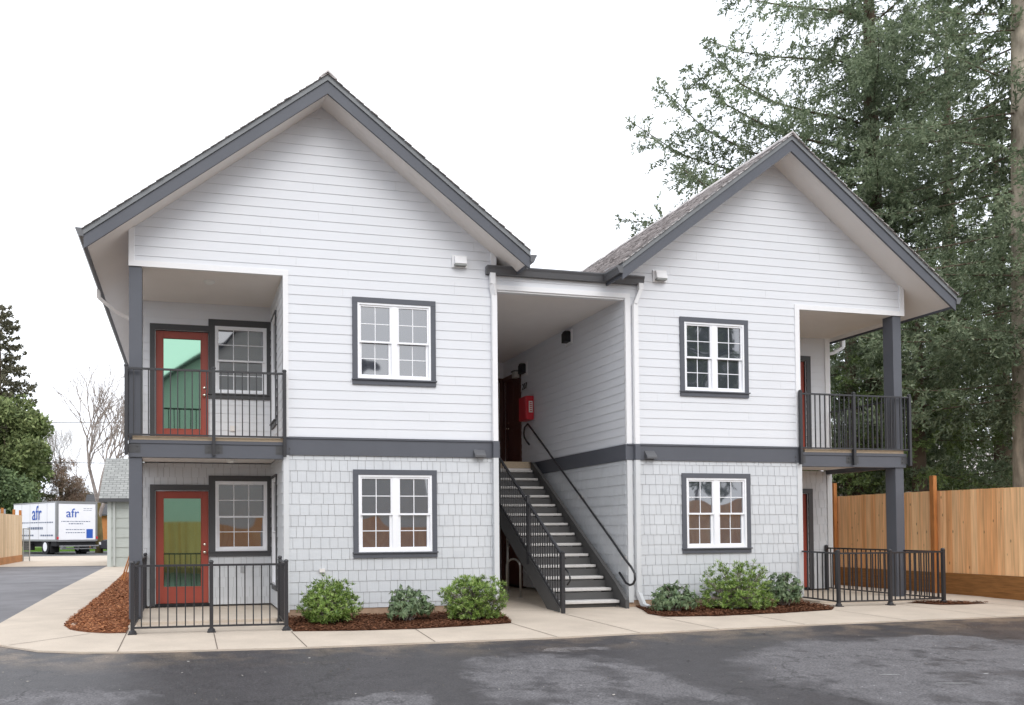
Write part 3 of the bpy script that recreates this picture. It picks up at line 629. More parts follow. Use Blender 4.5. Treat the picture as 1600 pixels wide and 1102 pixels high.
# roofs ------------------------------------------------------------
M_roof = island_mat('mottled_shingle_roof', [(.27, .245, .24), (.46, .43, .42), (.66, .62, .61), (.36, .335, .33), (.54, .51, .50)], .92, .1, nvar=.2, nscale=8)
def gable(ax, zt, xl, xr, y0, y1, zs):
    """ax: ridge x, zt: top surface at the ridge, zs: soffit underside at the ridge"""
    def zz(x, top): return top - SL * abs(x - ax)
    so_ = MB()
    for xe in (xl + .03, xr - .03):
        so_.add([(ax, y0 + .03, zs), (xe, y0 + .03, zz(xe, zs)), (xe, y1 - .03, zz(xe, zs)), (ax, y1 - .03, zs), (ax, y0 + .03, zs + .03), (xe, y0 + .03, zz(xe, zs) + .03), (xe, y1 - .03, zz(xe, zs) + .03), (ax, y1 - .03, zs + .03)],
                [(0, 1, 2, 3), (4, 7, 6, 5), (0, 4, 5, 1), (1, 5, 6, 2), (2, 6, 7, 3), (3, 7, 4, 0)])
    so_.build('soffit', M_soffit, P_)
    rk = MB(); dr = MB()
    for xe in (xl, xr):
        for (ya, yb) in ((y0, y0 + .035), (y1 - .035, y1)):
            rk.prism([(ax, zt - .135), (xe, zz(xe, zt - .135)), (xe, zz(xe, zt - .34)), (ax, zt - .34)], 'y', ya, yb)
        dr.prism([(ax, zt - .03), (xe, zz(xe, zt - .03)), (xe, zz(xe, zt - .135)), (ax, zt - .135)], 'y', y0 - .022, y0 + .035)
        s_ = 1 if xe > ax else -1
        rk.prism([(xe - s_ * .03, zz(xe, zt - .06)), (xe, zz(xe, zt - .06)), (xe, zz(xe, zt - .285)), (xe - s_ * .03, zz(xe, zt - .285))], 'y', y0 + .036, y1 - .036)
    rk.build('rake_board', M_dark, P_); dr.build('rake_moulding', M_drip, P_)
    # shingles: courses of tabs along the slope
    Q = []; rng = random.Random(int(ax * 10)); course = .143
    for sgn, xe in ((-1, xl), (1, xr)):
        Ls = abs(xe - ax) * math.sqrt(1 + SL * SL) + .02; nC = int(Ls / course) + 1
        ux = Vector((sgn, 0, -SL)).normalized(); nn = Vector((sgn * SL, 0, 1)).normalized(); O = Vector((ax, 0, zt - .045))
        for c in range(nC):
            s0 = c * course; s1 = min(s0 + course + .0, Ls)
            y = y0 - .045 - rng.uniform(0, .02)
            first = True
            while y < y1 + .03:
                wd = rng.uniform(.1, .24); ye = min(y + wd, y1 + .03)
                h1 = rng.choice([.012, .014, .02]); e = s1 + rng.uniform(-.012, .004)
                a_ = O + ux * s0; b_ = O + ux * e
                P = [a_ + Vector((0, y, 0)), a_ + Vector((0, ye, 0)), b_ + nn * h1 + Vector((0, ye, 0)), b_ + nn * h1 + Vector((0, y, 0)), b_ + Vector((0, ye, 0)), b_ + Vector((0, y, 0))]
                Q.append([P[0], P[1], P[2], P[3]]); Q.append([P[3], P[2], P[4], P[5]])
                if first: Q.append([P[0], P[3], P[5], P[5]]); first = False
                y = ye
    me = MB()
    for q in Q:
        if q[2] == q[3]: me.quad(*q[:3])
        else: me.quad(*q)
    # weld each tab's faces is not needed: colour is per loose piece
    rf = me.build('shingle_roof', M_roof, P_)
    cp = MB(); y = y0 - .05
    while y < y1:
        cp.prism([(ax - .15, zt - .135), (ax, zt + .0 - .012), (ax + .15, zt - .135), (ax + .15, zt - .115), (ax, zt + .016), (ax - .15, zt - .115)], 'y', y, y + .20)
        y += .19
    cp.build('ridge_cap', M_roof, rf)
def gutter(xe, zt_e, y0, y1, sgn):
    g = MB(); w_, h_ = .115, .12; z1_ = zt_e
    pr2 = [(xe, z1_), (xe + sgn * w_, z1_ + .005), (xe + sgn * w_, z1_ - .018), (xe + sgn * (w_ - .02), z1_ - .05), (xe + sgn * (w_ - .05), z1_ - h_), (xe, z1_ - h_)]
    g.prism(pr2, 'y', y0, y1); return g.build('gutter', M_gut, P_)
Y0R, Y1R = -.6, DEP + .5
gable(LAX, 8.653, -.60, 6.50, Y0R, Y1R, 8.39); gable(RAX, 8.60, 8.215, 15.31, Y0R, Y1R, 8.335)
gutter(-.60, 5.86, Y0R - .02, Y1R, -1); gutter(6.50, 5.97, Y0R - .02, Y1R, 1)
gutter(8.215, 5.90, Y0R - .02, Y1R, -1); gutter(15.31, 5.77, Y0R - .02, Y1R, 1)
# passage gutter
g = MB(); g.prism([(.02, 5.915), (-.125, 5.92), (-.125, 5.90), (-.105, 5.86), (-.085, 5.775), (.02, 5.775)], 'x', 5.92, 8.93); g.build('gutter', M_gut, P_)
# downspouts
def spout(pts, wx=.09, wy=.065, M=None):
    d = MB()
    for p, q in zip(pts[:-1], pts[1:]): d.bar(p, q, wx, wy)
    return d.build('downspout', M or M_trimw, P_)
spout([(6.02, -.09, 5.79), (6.02, -.09, 5.6), (6.055, -.065, 5.42), (6.055, -.065, 2.6)]); spout([(6.055, -.066, 2.6), (6.055, -.066, .35), (5.98, -.10, .0)], M=M_greytrim)
spout([(8.86, -.09, 5.79), (8.86, -.09, 5.68), (8.76, -.065, 5.42), (8.76, -.065, 2.6)]); spout([(8.76, -.066, 2.6), (8.76, -.066, .22), (8.80, -.16, .0), (8.83, -.28, -.03)], M=M_greytrim)
for z in (ZB0,):
    for x_ in (6.005, 8.71): MB().box(x_, x_ + .1, -.105, -.034, ZB0, ZB1).build('downspout_band', M_dark, P_)
spout([(-.66, 2.2, 5.75), (-.66, 2.2, 5.6), (-.35, 2.2, 5.35), (-.05, 2.2, 5.2), (-.05, 2.2, 0.)], .07, .055, M_soffit)
spout([(15.37, 2.3, 5.66), (15.37, 2.3, 5.45), (15.1, 2.3, 5.30), (14.74, 2.3, 5.22), (14.74, 2.3, 0.)])

# posts, balcony beams ---------------------------------------------
for i, (x0, x1) in enumerate(((0.005, .2), (14.43, 14.625))):
    for (z0, z1) in ((0.0 if i == 0 else -.03, 2.53), (2.80, ZH)):
        MB().box(x0, x1, -.004, .24, z0, z1).build('post', M_dark, P_, bevel=.006)
for (x0, x1) in ((0.0, X1 - .002), (X5 + .002, 14.66)):
    bm_ = MB(); bm_.box(x0, x1, -.03, .10, 2.53, 2.745).box(x0, x1, -.045, .10, 2.747, 2.80)
    ox = x0 if x0 < 1 else x1 - .1
    bm_.box(ox, ox + .1, .102, YB, 2.53, 2.80); bm_.build('balcony_beam', M_dark, P_)
    MB().box(x0 + .06, x1 - (.0 if x0 < 1 else .06), -.035, YB, 2.802, 2.862).build('balcony_deck', M_tan, P_)
    MB().box(x0 + .06, x1 - .06, -.02, YB, 2.57, 2.60).build('balcony_soffit', M_soffit, P_) if False else None
def railing(segs, posts, zb, zt, parent_kind, sp=.112, brackets=True, rr=.0095, base=False):
    """segs: list of ((x,y),(x,y)); z may be a function"""
    fz = zb if callable(zb) else (lambda x, y: zb)
    H = zt
    root = MB()
    for (p, q) in segs: root.bar((p[0], p[1], fz(*p) + H), (q[0], q[1], fz(*q) + H), .036, .030)
    return root, fz, H
def make_rail(par, name, segs, posts, zb, H, low, sp=.112, foot=False, brackets=(), post_z0=None, post_top=.035, first_mat=None):
    r, fz, _ = railing(segs, posts, zb, H, None)
    root = r.build(name, M_rail, par)
    lr = MB()
    for p, q in segs: lr.bar((p[0], p[1], fz(*p) + low), (q[0], q[1], fz(*q) + low), .03, .026)
    lr.build('bottom_rail', M_rail, root)
    for (x, y) in posts:
        z0 = fz(x, y) if post_z0 is None else post_z0
        pm = MB(); pm.box(x - .026, x + .026, y - .026, y + .026, z0, fz(x, y) + H + post_top)
        pm.lathe([(.036, 0), (.036, .012), (.028, .03), (.0, .04)], (x, y, fz(x, y) + H + post_top), 10)
        if foot: pm.box(x - .06, x + .06, y - .06, y + .06, z0, z0 + .014); pm.lathe([(.055, .0), (.05, .03), (.03, .045)], (x, y, z0 + .014), 12)
        pm.build('post', M_rail, root)
    bal = None
    for p, q in segs:
        Lh = math.hypot(q[0] - p[0], q[1] - p[1]); n = max(1, int(round(Lh / sp)))
        for i in range(1, n):
            t = i / n; x, y = p[0] + (q[0] - p[0]) * t, p[1] + (q[1] - p[1]) * t
            b_ = MB(); b_.box(x - rr_, x + rr_, y - rr_, y + rr_, fz(x, y) + low + .01, fz(x, y) + H - .012); b_.build('baluster', M_rail, root)
    for (x, y, sx) in brackets:
        k = MB(); k.box(x - sx, x + sx, y + .012, y + .028, 2.595, 2.735)
        for bx_ in (-sx * .6, sx * .6):
            for bz in (2.63, 2.70): k.box(x + bx_ - .009, x + bx_ + .009, y + .002, y + .012, bz - .009, bz + .009)
        k.build('bracket', M_dark2, root)
    return root
rr_ = .0085
YR = -.085
make_rail(P_, 'balcony_railing', [((-.03, YR), (1.3, YR)), ((1.3, YR), (2.425, YR)), ((-.03, YR), (-.03, YB))], [(-.03, YR), (1.3, YR), (2.425, YR)], 2.875, 1.03, .0, brackets=((.06, YR + .04, .12), (1.3, YR + .04, .14), (2.425, YR + .04, .14)), post_z0=2.56)
make_rail(P_, 'balcony_railing', [((12.20, YR), (13.4, YR)), ((13.4, YR), (14.70, YR)), ((14.70, YR), (14.70, YB))], [(12.20, YR), (13.4, YR), (14.70, YR)], 2.875, 1.03, .0, brackets=((12.2, YR + .04, .14), (13.4, YR + .04, .14), (14.64, YR + .04, .1)), post_z0=2.56)

# stair ------------------------------------------------------------
st = MB(); st.prism([(-.23, -.08), (-.23, .10), (.10, .375), (3.76, 2.86), (4.05, 2.90), (4.2, 2.90), (4.2, 2.5), (3.75, 2.45), (.35, .12), (.05, -.06)], 'x', 8.45, 8.475)
stair = st.build('staircase', M_stair, P_)
fl_ = MB()
for (p, q) in (((-.23, -.06), (-.23, .10)), ((-.23, .10), (.10, .375)), ((.10, .375), (3.76, 2.86)), ((3.76, 2.86), (4.2, 2.90))):
    fl_.bar((8.435, p[0], p[1]), (8.435, q[0], q[1]), .07, .012)
fl_.build('stringer_flange', M_stair, stair)
s2 = MB(); s2.prism([(-.42, -.09), (-.40, .12), (3.85, 2.93), (4.2, 2.93), (4.2, 2.6), (3.9, 2.50), (.25, .09), (.08, -.03), (-.1, -.08)], 'x', 7.045, 7.07); s2.build('stringer', M_stair, stair)
s3 = MB()
s3.bar((7.06, -.41, .03), (7.06, 3.85, 2.86), .05, .012); s3.build('stringer_flange', M_stair, stair)
s3 = MB(); s3.prism([(-.1, -.05), (-.06, .05), (3.9, 2.70), (3.9, 2.50)], 'x', 7.08, 7.09) if False else None
for k in range(14):
    y, z = .02 + .2896 * k, .087 + .2005 * k
    t_ = MB(); t_.box(7.072, 8.43, y, y + .245, z - .052, z); t_.build('tread', M_tread, stair, bevel=.008)
    MB().box(8.36, 8.448, y + .06, y + .26, z - .11, z - .054).build('tread_bracket', M_stair, stair)
    if k < 13:
        t3 = MB(); t3.box(7.072, 8.448, y + .24, y + .243, z - .05, z + .13); t3.build('riser', M_stair, stair)
MB().box(7.2, 8.4, .1, .12, -.08, .03).build('riser', M_stair, stair)
MB().box(6.13, 8.445, 3.93, YE, 2.745, 2.89).build('landing', M_tan, stair)
# stair guard on the open side
gr = MB(); sl = .67
def zl(y, z0=-.36 + .01): return .36 + sl * y
ytop = 3.9
gr.bar((7.05, -.52, .93 - .0), (7.05, ytop, .93 + sl * (ytop + .52)), .036, .03)
guard = gr.build('stair_railing', M_rail, P_)
MB().bar((7.05, -.54, .0), (7.05, ytop, sl * (ytop + .54)), .03, .026).build('bottom_rail', M_rail, guard)
for y, z0, z1 in ((-.56, -.07, .96), (.87, .72, 1.97), (2.35, 1.70, 2.97), (ytop, 2.75, 4.0)):
    pm = MB(); pm.box(7.02, 7.08, y - .028, y + .028, z0, z1); pm.lathe([(.045, 0), (.045, .012), (.03, .025), (0, .035)], (7.05, y, z1), 10)
    if y < 0: pm.box(6.98, 7.12, y - .07, y + .07, z0 - .0, z0 + .015)
    pm.build('post', M_rail, guard)
y = -.46
while y < ytop - .05:
    zb_ = sl * (y + .54); MB().box(7.05 - rr_, 7.05 + rr_, y - rr_, y + rr_, zb_, zb_ + .93).build('baluster', M_rail, guard); y += .1
sm = MB(); sm.tube([(7.12, -.45, .72), (7.14, -.62, .62), (7.14, -.66, .5), (7.14, -.55, .42)], .016, 8); 
sm.tube([(7.13, -.5, .86), (7.13, ytop, .86 + sl * (ytop + .5))], .016, 8); sm.build('grab_rail', M_rail, guard, smooth=True)
# wall handrail
hp = [(4.118, 3.30), (4.261, 3.389), (4.388, 3.492), (4.43, 3.60), (4.37, 3.735), (4.19, 3.785), (4.0, 3.66), (3.59, 3.374), (3.19, 3.10), (2.94, 2.92), (1.69, 2.06), (.32, 1.10), (-.02, .845), (-.27, .685), (-.385, .58), (-.39, .47), (-.33, .395), (-.22, .365), (-.09, .393), (.141, .57)]
hp = [(a_, b_) for a_, b_ in hp]
hr = MB().tube([(8.50, a_, b_) for a_, b_ in hp], .021, 10).build('handrail', M_rail, P_, smooth=True)
for y, z in ((3.6, 3.37), (1.69, 2.05), (.05, .89)):
    MB().tube([(8.50, y, z - .02), (8.50, y, z - .07), (8.58, y, z - .07)], .009, 6).box(8.572, 8.583, y - .03, y + .03, z - .12, z - .02).build('bracket', M_label, hr)

# lights, vents, number --------------------------------------------
def hood(x0, x1, z0, z1, M, dep=.13, name='wall_light'):
    h = MB(); h.prism([(-.0, z1), (-.035, z1), (-dep, z0 + .04), (-dep, z0), (-.0, z0)], 'x', x0, x1); return h.build(name, M, P_, bevel=.004)
hood(5.665, 5.865, 2.60, 2.735, M_gut); hood(8.93, 9.13, 2.62, 2.77, M_gut)
def ventbox(x0, x1, z0, z1):
    h = MB(); h.box(x0, x1, -.04, -.02, z0, z1); root = h.build('vent', M_trimw, P_)
    MB().prism([(-.04, z1 - .02), (-.09, z1 - .03), (-.13, z0 + .05), (-.04, z0 + .05)], 'x', x0 + .03, x1 - .03).build('vent_hood', M_trimw, root)
    MB().box(x0 + .035, x1 - .035, -.125, -.045, z0 + .02, z0 + .047).build('vent_grille', M_vent, root)
ventbox(5.31, 5.58, 5.86, 6.07); ventbox(9.15, 9.42, 5.86, 6.08)
for (y, z) in ((2.17, 5.31), (4.48, 5.10)):
    r_ = MB().box(X4 - .04, X4 - .02, y - .16, y + .16, z - .15, z + .15).build('vent', M_trimw, P_)
    MB().box(X4 - .15, X4 - .041, y - .10, y + .10, z - .10, z + .09).prism([(y - .1, z + .091), (y + .1, z + .091), (y + .06, z + .13), (y - .06, z + .13)], 'x', X4 - .14, X4 - .041).build('vent_hood', M_black, r_)
ln = MB(); ln.prism([(4.62, 4.93), (4.78, 4.93), (4.79, 5.07), (4.61, 5.07)], 'x', X4 - .22, X4 - .10).build('wall_lantern', mat('ribbed_glass', (.42, .40, .37), .3, .5), P_)
MB().box(X4 - .24, X4 - .02, 4.60, 4.80, 5.071, 5.10).build('lantern_cap', M_dark2, P_)
def text_mesh(body, size, M, parent, mw, name, ext=.004, fs=None):
    cu = bpy.data.curves.new(name, 'FONT'); cu.body = body; cu.size = size; cu.extrude = ext; cu.align_x = 'CENTER'
    if fs: cu.space_character = fs
    o = bpy.data.objects.new(name, cu); COL.objects.link(o); dg = bpy.context.evaluated_depsgraph_get(); dg.update()
    me = bpy.data.meshes.new_from_object(o.evaluated_get(dg)); bpy.data.objects.remove(o)
    me.transform(mw); me.materials.clear(); me.materials.append(M)
    o = bpy.data.objects.new(name, me); COL.objects.link(o)
    if parent: o.parent = parent; o.matrix_parent_inverse = Matrix.Translation(-Vector(parent_loc(parent)))
    return o
def frame(o_, xd, zd=(0, 0, 1)):
    xd = Vector(xd).normalized(); zd = Vector(zd).normalized(); nn = xd.cross(zd); M_ = Matrix.Identity(4)
    for i in range(3): M_[i][0] = xd[i]; M_[i][1] = zd[i]; M_[i][2] = nn[i]; M_[i][3] = o_[i]
    return M_
text_mesh('207', .2, M_black, P_, frame((X4 - .03, 4.49, 4.64), (0, -1, 0)), 'door_number')
text_mesh('207', .2, M_black, P_, frame((X4 - .03, 4.49, 4.64), (0, -1, 0)), 'door_number') if False else None
# ceiling lights and small wall things
MB().lathe([(0, -.05), (.05, -.045), (.09, -.02), (.10, 0)], (1.25, .55, ZH), 18).build('ceiling_light', M_dome, P_, smooth=True)
MB().lathe([(0, -.06), (.05, -.05), (.075, -.02), (.08, 0)], (1.62, 1.1, 2.60), 18).build('ceiling_light', M_dome, P_, smooth=True)
MB().box(1.84, 1.92, YB - .035, YB - .018, .60, .72).build('outlet_cover', mat('grey_plastic', (.35, .36, .37), .5), P_)
MB().box(1.66, 1.74, YB - .035, YB - .018, 3.20, 3.30).build('outlet_cover', M_label, P_)
MB().box(2.99, 3.08, -.05, -.02, .68, .74).build('hose_bib', M_label, P_)

# extinguisher cabinet on the passage wall
fe = thing('extinguisher_cabinet', 'red metal fire extinguisher cabinet with a white label on the passage wall', 'extinguisher cabinet', (X4 - .1, 4.2, 3.86))
MB().box(X4 - .21, X4 - .025, 3.98, 4.40, 3.86, 4.40).build('cabinet_body', M_redmetal, fe, bevel=.008)
MB().box(X4 - .222, X4 - .21, 4.0, 4.38, 3.88, 4.38).build('cabinet_door', M_redmetal, fe, bevel=.003)
MB().box(X4 - .15, X4 - .06, 3.968, 3.979, 4.02, 4.28).build('label_plate', M_label, fe)
tx = MB()
for i in range(5): tx.box(X4 - .13, X4 - .08, 3.962, 3.967, 4.05 + i * .045, 4.07 + i * .045)
tx.build('label_marks', M_redmetal, fe)

# bike rack ----------------------------------------------------------
br = thing('bike_rack', 'steel inverted-U bike rack standing in the passage beside the stair', 'bike rack', (7.3, 3., 0))
P1, P2 = Vector((7.61, 2.82, 0)), Vector((7.45, 2.80, 0))
pa = Vector((7.42, 2.86, -.04)); pb = Vector((7.57, 2.50, -.04))
MB().tube([pa, pa + Vector((0, 0, .62))] + [pa.lerp(pb, .5) + (pa - pb) * .5 * math.cos(t) + Vector((0, 0, .62 + .17 * math.sin(t))) for t in [math.pi * i / 10 for i in range(1, 10)]] + [pb + Vector((0, 0, .62)), pb], .022, 10).build('rack_hoop', M_steel, br, smooth=True)
for p in (pa, pb): MB().lathe([(.055, .0), (.055, .01), (.025, .014)], tuple(p), 14).build('foot_plate', M_steel, br)
bo = thing('standpipe', 'slim steel pipe post standing behind the bike rack', 'pipe', (8.2, 4.4, 0))
MB().tube([(8.02, 4.3, -.04), (8.02, 4.3, 1.15)], .03, 12).build('pipe', M_steel, bo, smooth=True)
MB().lathe([(.08, 0), (.08, .012), (.03, .018)], (8.02, 4.3, -.04), 14).build('base_flange', M_steel, bo)

# patio railings ------------------------------------------------------
pr1 = thing('patio_railing', 'black metal railing around the left ground-floor patio', 'railing', (1.2, -1.4, gz(-1.4)), 'ground-floor patio railings')
gzf = lambda x, y: gz(y)
YL = -1.39
make_rail(pr1, 'top_rail', [((.14, YL + .04), (1.22, YL)), ((1.22, YL), (2.28, YL - .06)), ((2.28, YL - .06), (2.30, -.45)), ((.14, YL + .04), (.16, YB - .05))], [(.14, YL + .04), (1.22, YL), (2.28, YL - .06), (2.30, -.45), (.16, YB - .05)], gzf, .955, .09, sp=.115, foot=True)
pr2 = thing('patio_railing', 'black metal railing around the right ground-floor patio by the fence', 'railing', (13.3, -.9, gz(-.9)), 'ground-floor patio railings')
make_rail(pr2, 'top_rail', [((12.28, -.86), (13.36, -.90)), ((13.36, -.90), (14.64, -.82)), ((14.64, -.82), (14.50, YB - .05)), ((12.28, -.86), (12.22, -.05))], [(12.28, -.86), (13.36, -.90), (14.64, -.82), (14.50, YB - .05)], gzf, .955, .09, sp=.115, foot=True)

# ------------------------------------------------------------------ fences
def fence_along_y(X, ya, yb, ztop, zk, posts, label, side=-1, mt=M_cedar, zb=-.05):
    f = thing('cedar_fence', label, 'fence', (X, ya, zb), 'cedar board fences')
    b = MB(); rng = random.Random(5); k0 = math.floor(ya / .14); k1 = math.ceil(yb / .14)
    for k in range(k0, k1):
        y = k * .14; d = rng.uniform(-.002, .002); dz = rng.uniform(-.004, .004)
        b.box(X + d, X + .018 + d, y + .0015, y + .1385, zk - .02, ztop + dz + .01 * math.sin(y * .8))
    b.build('boards', mt, f)
    MB().box(X - .022 * 1, X - .003, ya, yb, zb, zk).build('kick_board', M_kick, f)
    for y in posts: MB().box(X - .115, X - .023, y - .05, y + .05, zb, ztop + .33).build('post', M_fpost, f, bevel=.006)
    return f
fence_along_y(16.40, -14, 14, 2.12, .40, [-6.3, -4.0, -1.7, .93, 3.7, 6.4, 9.1], 'tall orange cedar board fence right of the building')
lf_ = thing('cedar_fence', 'pale cedar board fence along the left side of the drive', 'fence', (-7.2, 28, -.05), 'cedar board fences')
b = MB()
for k in range(100):
    y = 17 + k * .14; b.box(-7.13, -7.112, y + .0015, y + .1385, .26, 2.24)
b.build('boards', cedar('pale_cedar_boards', 'Y', (.66, .46, .28), (.74, .56, .37)), lf_)
MB().box(-7.11, -7.09, 17, 31, -.06, .27).build('kick_board', mat('orange_treated_board', (.42, .19, .07), .7, .2, var=.2), lf_)
for y in (19, 21.6, 24.2, 26.8, 29.4, 30.95): MB().box(-7.25, -7.14, y - .05, y + .05, -.05, 2.5).build('post', M_fpost, lf_)
gf = thing('wire_gate', 'narrow grey wire gate at the far end of the pale fence', 'gate', (-6.9, 31, 0))
g = MB().tube([(-7.08, 31.1, -.05), (-7.08, 31.1, 1.6)], .03, 6).tube([(-6.78, 31.1, -.05), (-6.78, 31.1, 1.6)], .03, 6).tube([(-7.08, 31.1, 1.58), (-6.78, 31.1, 1.58)], .02, 6); g.build('gate_frame', M_vent, gf)
g = MB()
for i in range(10): g.tube([(-7.08 + .03 * i, 31.1, 0), (-7.08 + .03 * i, 31.1, 1.58)], .004, 3)
for i in range(18): g.tube([(-7.08, 31.1, .08 + i * .085), (-6.78, 31.1, .08 + i * .085)], .004, 3)
g.build('wire_mesh', M_vent, gf)
gw = MB().box(-22, -8.3, 33, 33.15, -.05, 2.62).build('grey_wall', mat('grey_panel', (.25, .27, .30), .8, var=.1)); tag(gw, 'dark grey panel wall behind the pale cedar fence', 'wall')

# ------------------------------------------------------------------ vegetation
rngN = np.random.default_rng(11)
def nrm(a): return a / np.maximum(np.linalg.norm(a, axis=-1, keepdims=True), 1e-9)
def leaf_quads(C, D, N, ln, wd, bend=0.):
    """rhombic leaves: base C, direction D, face normal N"""
    S = nrm(np.cross(D, N)); l = np.asarray(ln).reshape(-1, 1); w_ = np.asarray(wd).reshape(-1, 1)
    tip = C + D * l; mid = C + D * l * .5 + nrm(N) * l * bend
    return np.stack([C, mid + S * w_ / 2, tip, mid - S * w_ / 2], axis=1)
def cone_fir(name, label, x, y, H, R, seed, crown0=.1, top=None, mt=None, spray=.115, wd=.042, sp_tw=.135, nwh=None, trunk_r=.35, bark=None, group=None, azlim=None, extra=(), droop=.22, upturn=.16, zbase=-.05, density=1., whorl=.42, cone_pow=1.):
    rg = np.random.default_rng(seed); T = thing(name, label, 'tree', (x, y, zbase), group)
    tr = MB(); nseg = 14; pts = []; rad = []
    lean = rg.uniform(-.01, .01, 2)
    for i in range(nseg + 1):
        t = i / nseg; pts.append((x + lean[0] * H * t + .05 * math.sin(5 * t + seed), y + lean[1] * H * t, zbase + H * t)); rad.append(trunk_r * (1 - t) ** .8 + .02)
    tr.tube(pts, rad, 12); n_tr = len(tr.f)
    branches = []
    z = H * crown0
    while z < H * .985:
        n = rg.integers(4, 7)
        a0 = rg.uniform(0, 6.28)
        for i in range(n):
            az = a0 + 6.283 * i / n + rg.normal(0, .25)
            L = R * ((1 - z / H) / (1 - crown0)) ** cone_pow * rg.uniform(.72, 1.08) + .25
            if z < H * .22: L *= rg.uniform(.6, 1.)
            if azlim and abs((az - azlim[0] + math.pi) % (2 * math.pi) - math.pi) < azlim[1] and azlim[2] < z < azlim[3] and rg.random() < .5: continue
            branches.append((z + rg.uniform(-.2, .2), az, L))
        z += whorl * rg.uniform(.75, 1.25) * (1.0 + .3 * (1 - z / H))
    branches += list(extra)
    Cs, Ds, Ns = [], [], []
    for (bz, az, L) in branches:
        hd = np.array([math.cos(az), math.sin(az), 0.]); sd_ = np.array([-math.sin(az), math.cos(az), 0.])
        dr_, upt = droop * rg.uniform(.6, 1.4), upturn * rg.uniform(.6, 1.4); curv = rg.normal(0, .06)
        def path(t): return np.array([x, y, zbase + bz]) + np.outer(t * L, hd) + np.outer(curv * L * t * t, sd_) + np.outer(L * (.06 * t - dr_ * t ** 1.5 + upt * t ** 4), [0, 0, 1.])
        tt = np.linspace(0, 1, 6); bp_ = path(tt)
        r0 = .009 + .005 * L; tr.tube([tuple(p) for p in bp_], [r0 * (1 - .85 * q) for q in tt], 4, cap=False)
        n = max(4, int(L / sp_tw * density)); t = rg.uniform(.06, 1., n); t.sort(); base = path(t)
        tang = nrm(path(np.minimum(t + .02, 1.02)) - path(t - .02))
        side = np.where(np.arange(n) % 2 == 0, 1, -1)[:, None] * sd_[None, :]
        tl = np.clip(.34 * L * (1 - t) ** .6 * rg.uniform(.4, 1.15, n), .18, 1.15)
        ang = rg.uniform(.5, 1.2, n)[:, None]
        vert = np.where(rg.random(n) < .22, rg.uniform(.3, 1.0, n), rg.uniform(-.9, -.05, n))      # some shoots stand up, most hang
        td = nrm(tang * np.cos(ang) + side * np.sin(ang) + np.outer(vert, [0, 0, 1.]))
        # short side shoots off each twig, then needle tufts packed along all of them
        m_ = 3; ui = rg.uniform(.2, .9, (n, m_)); b2 = base[:, None, :] + td[:, None, :] * (ui * tl[:, None])[..., None]
        d2_ = nrm(td[:, None, :] * .8 + rg.normal(0, .45, (n, m_, 3)) + np.array([0, 0, -.15])); l2 = tl[:, None] * (1 - ui * .6) * .55
        base = np.concatenate([base, b2.reshape(-1, 3)]); td = np.concatenate([td, d2_.reshape(-1, 3)]); tl = np.concatenate([tl, l2.reshape(-1)]); n = len(tl)
        ns = np.maximum(4, (tl / (spray * .24)).astype(int)); idx = np.repeat(np.arange(n), ns); K = len(idx)
        u = rg.uniform(.0, 1., K); sag = -(u * tl[idx]) ** 2 * .3
        c = base[idx] + td[idx] * (u * tl[idx])[:, None] + np.outer(sag, [0, 0, 1.])
        d = nrm(td[idx] * .7 + rg.normal(0, .5, (K, 3)))
        Cs.append(c); Ds.append(d); Ns.append(nrm(rg.normal(0, .6, (K, 3)) + np.array([0, 0, 1.])))
        K2 = int(L * 26 * density); t2 = rg.uniform(.25, 1.0, K2); c2 = path(t2); d2 = nrm(nrm(path(t2 + .01) - path(t2)) + rg.normal(0, .6, (K2, 3)))
        Cs.append(c2); Ds.append(d2); Ns.append(nrm(rg.normal(0, 1, (K2, 3)) + np.array([0, 0, .6])))
    tk_ = tr.build('trunk', bark or M_bark, T, smooth=True)
    tk_.data.materials.append(M_bark); mi = np.ones(len(tr.f), dtype=np.int32); mi[:n_tr] = 0; tk_.data.polygons.foreach_set('material_index', mi)
    C, D, N = np.concatenate(Cs), np.concatenate(Ds), np.concatenate(Ns); K = len(C)
    V = leaf_quads(C, D, N, spray * rg.uniform(.7, 1.3, K), wd * rg.uniform(.7, 1.3, K))
    npmesh('crown', V, 4, mt, T)
    return T
M_fir = island_mat('fir_needles', [(.12, .165, .10), (.21, .26, .16), (.34, .39, .26), (.155, .20, .125)], .6, .25, trans=.4, nvar=.35, nscale=.6)
M_fir2 = island_mat('dark_fir_needles', [(.09, .13, .045), (.15, .205, .075), (.22, .29, .12), (.11, .15, .06)], .65, .2, trans=.3, nvar=.4, nscale=.5)
def kx(px, Y):
    a_ = (px - 600) / 1291.3; return .873 + (Y + 13.439) * (.2327 + .9725 * a_) / (.9723 - .2327 * a_)
# large firs behind the right wing
fg = 'tall firs behind the right fence'
cone_fir('fir_tree', 'tall fir with a thick pale scaly trunk at the right edge of the photo', 21.75, 3.0, 27, 5.6, 21, .17, mt=M_fir, trunk_r=.52, bark=M_barkA, group=fg, whorl=.5, density=.9, azlim=(3.8, .8, 9., 19.))
tb = [(11.5, 3.20, 9.4), (12.6, 3.18, 9.0), (11.3, 3.36, 9.3), (12.0, 3.28, 8.8), (12.9, 3.24, 8.9), (13.6, 3.34, 8.4), (14.6, 3.36, 8.3), (16.6, 3.26, 6.9), (18.2, 3.33, 6.3), (12.5, 4.2, 6.5), (14.5, 4.5, 6.0), (16.5, 4.3, 5.5), (13.5, 4.9, 6.), (18, 4.6, 5), (11.5, 4.7, 7), (15.5, 4.7, 5.5), (17.2, 4.9, 5), (19.5, 4.5, 4.5), (12, 4.0, 7), (15.4, 4.0, 6.5)]
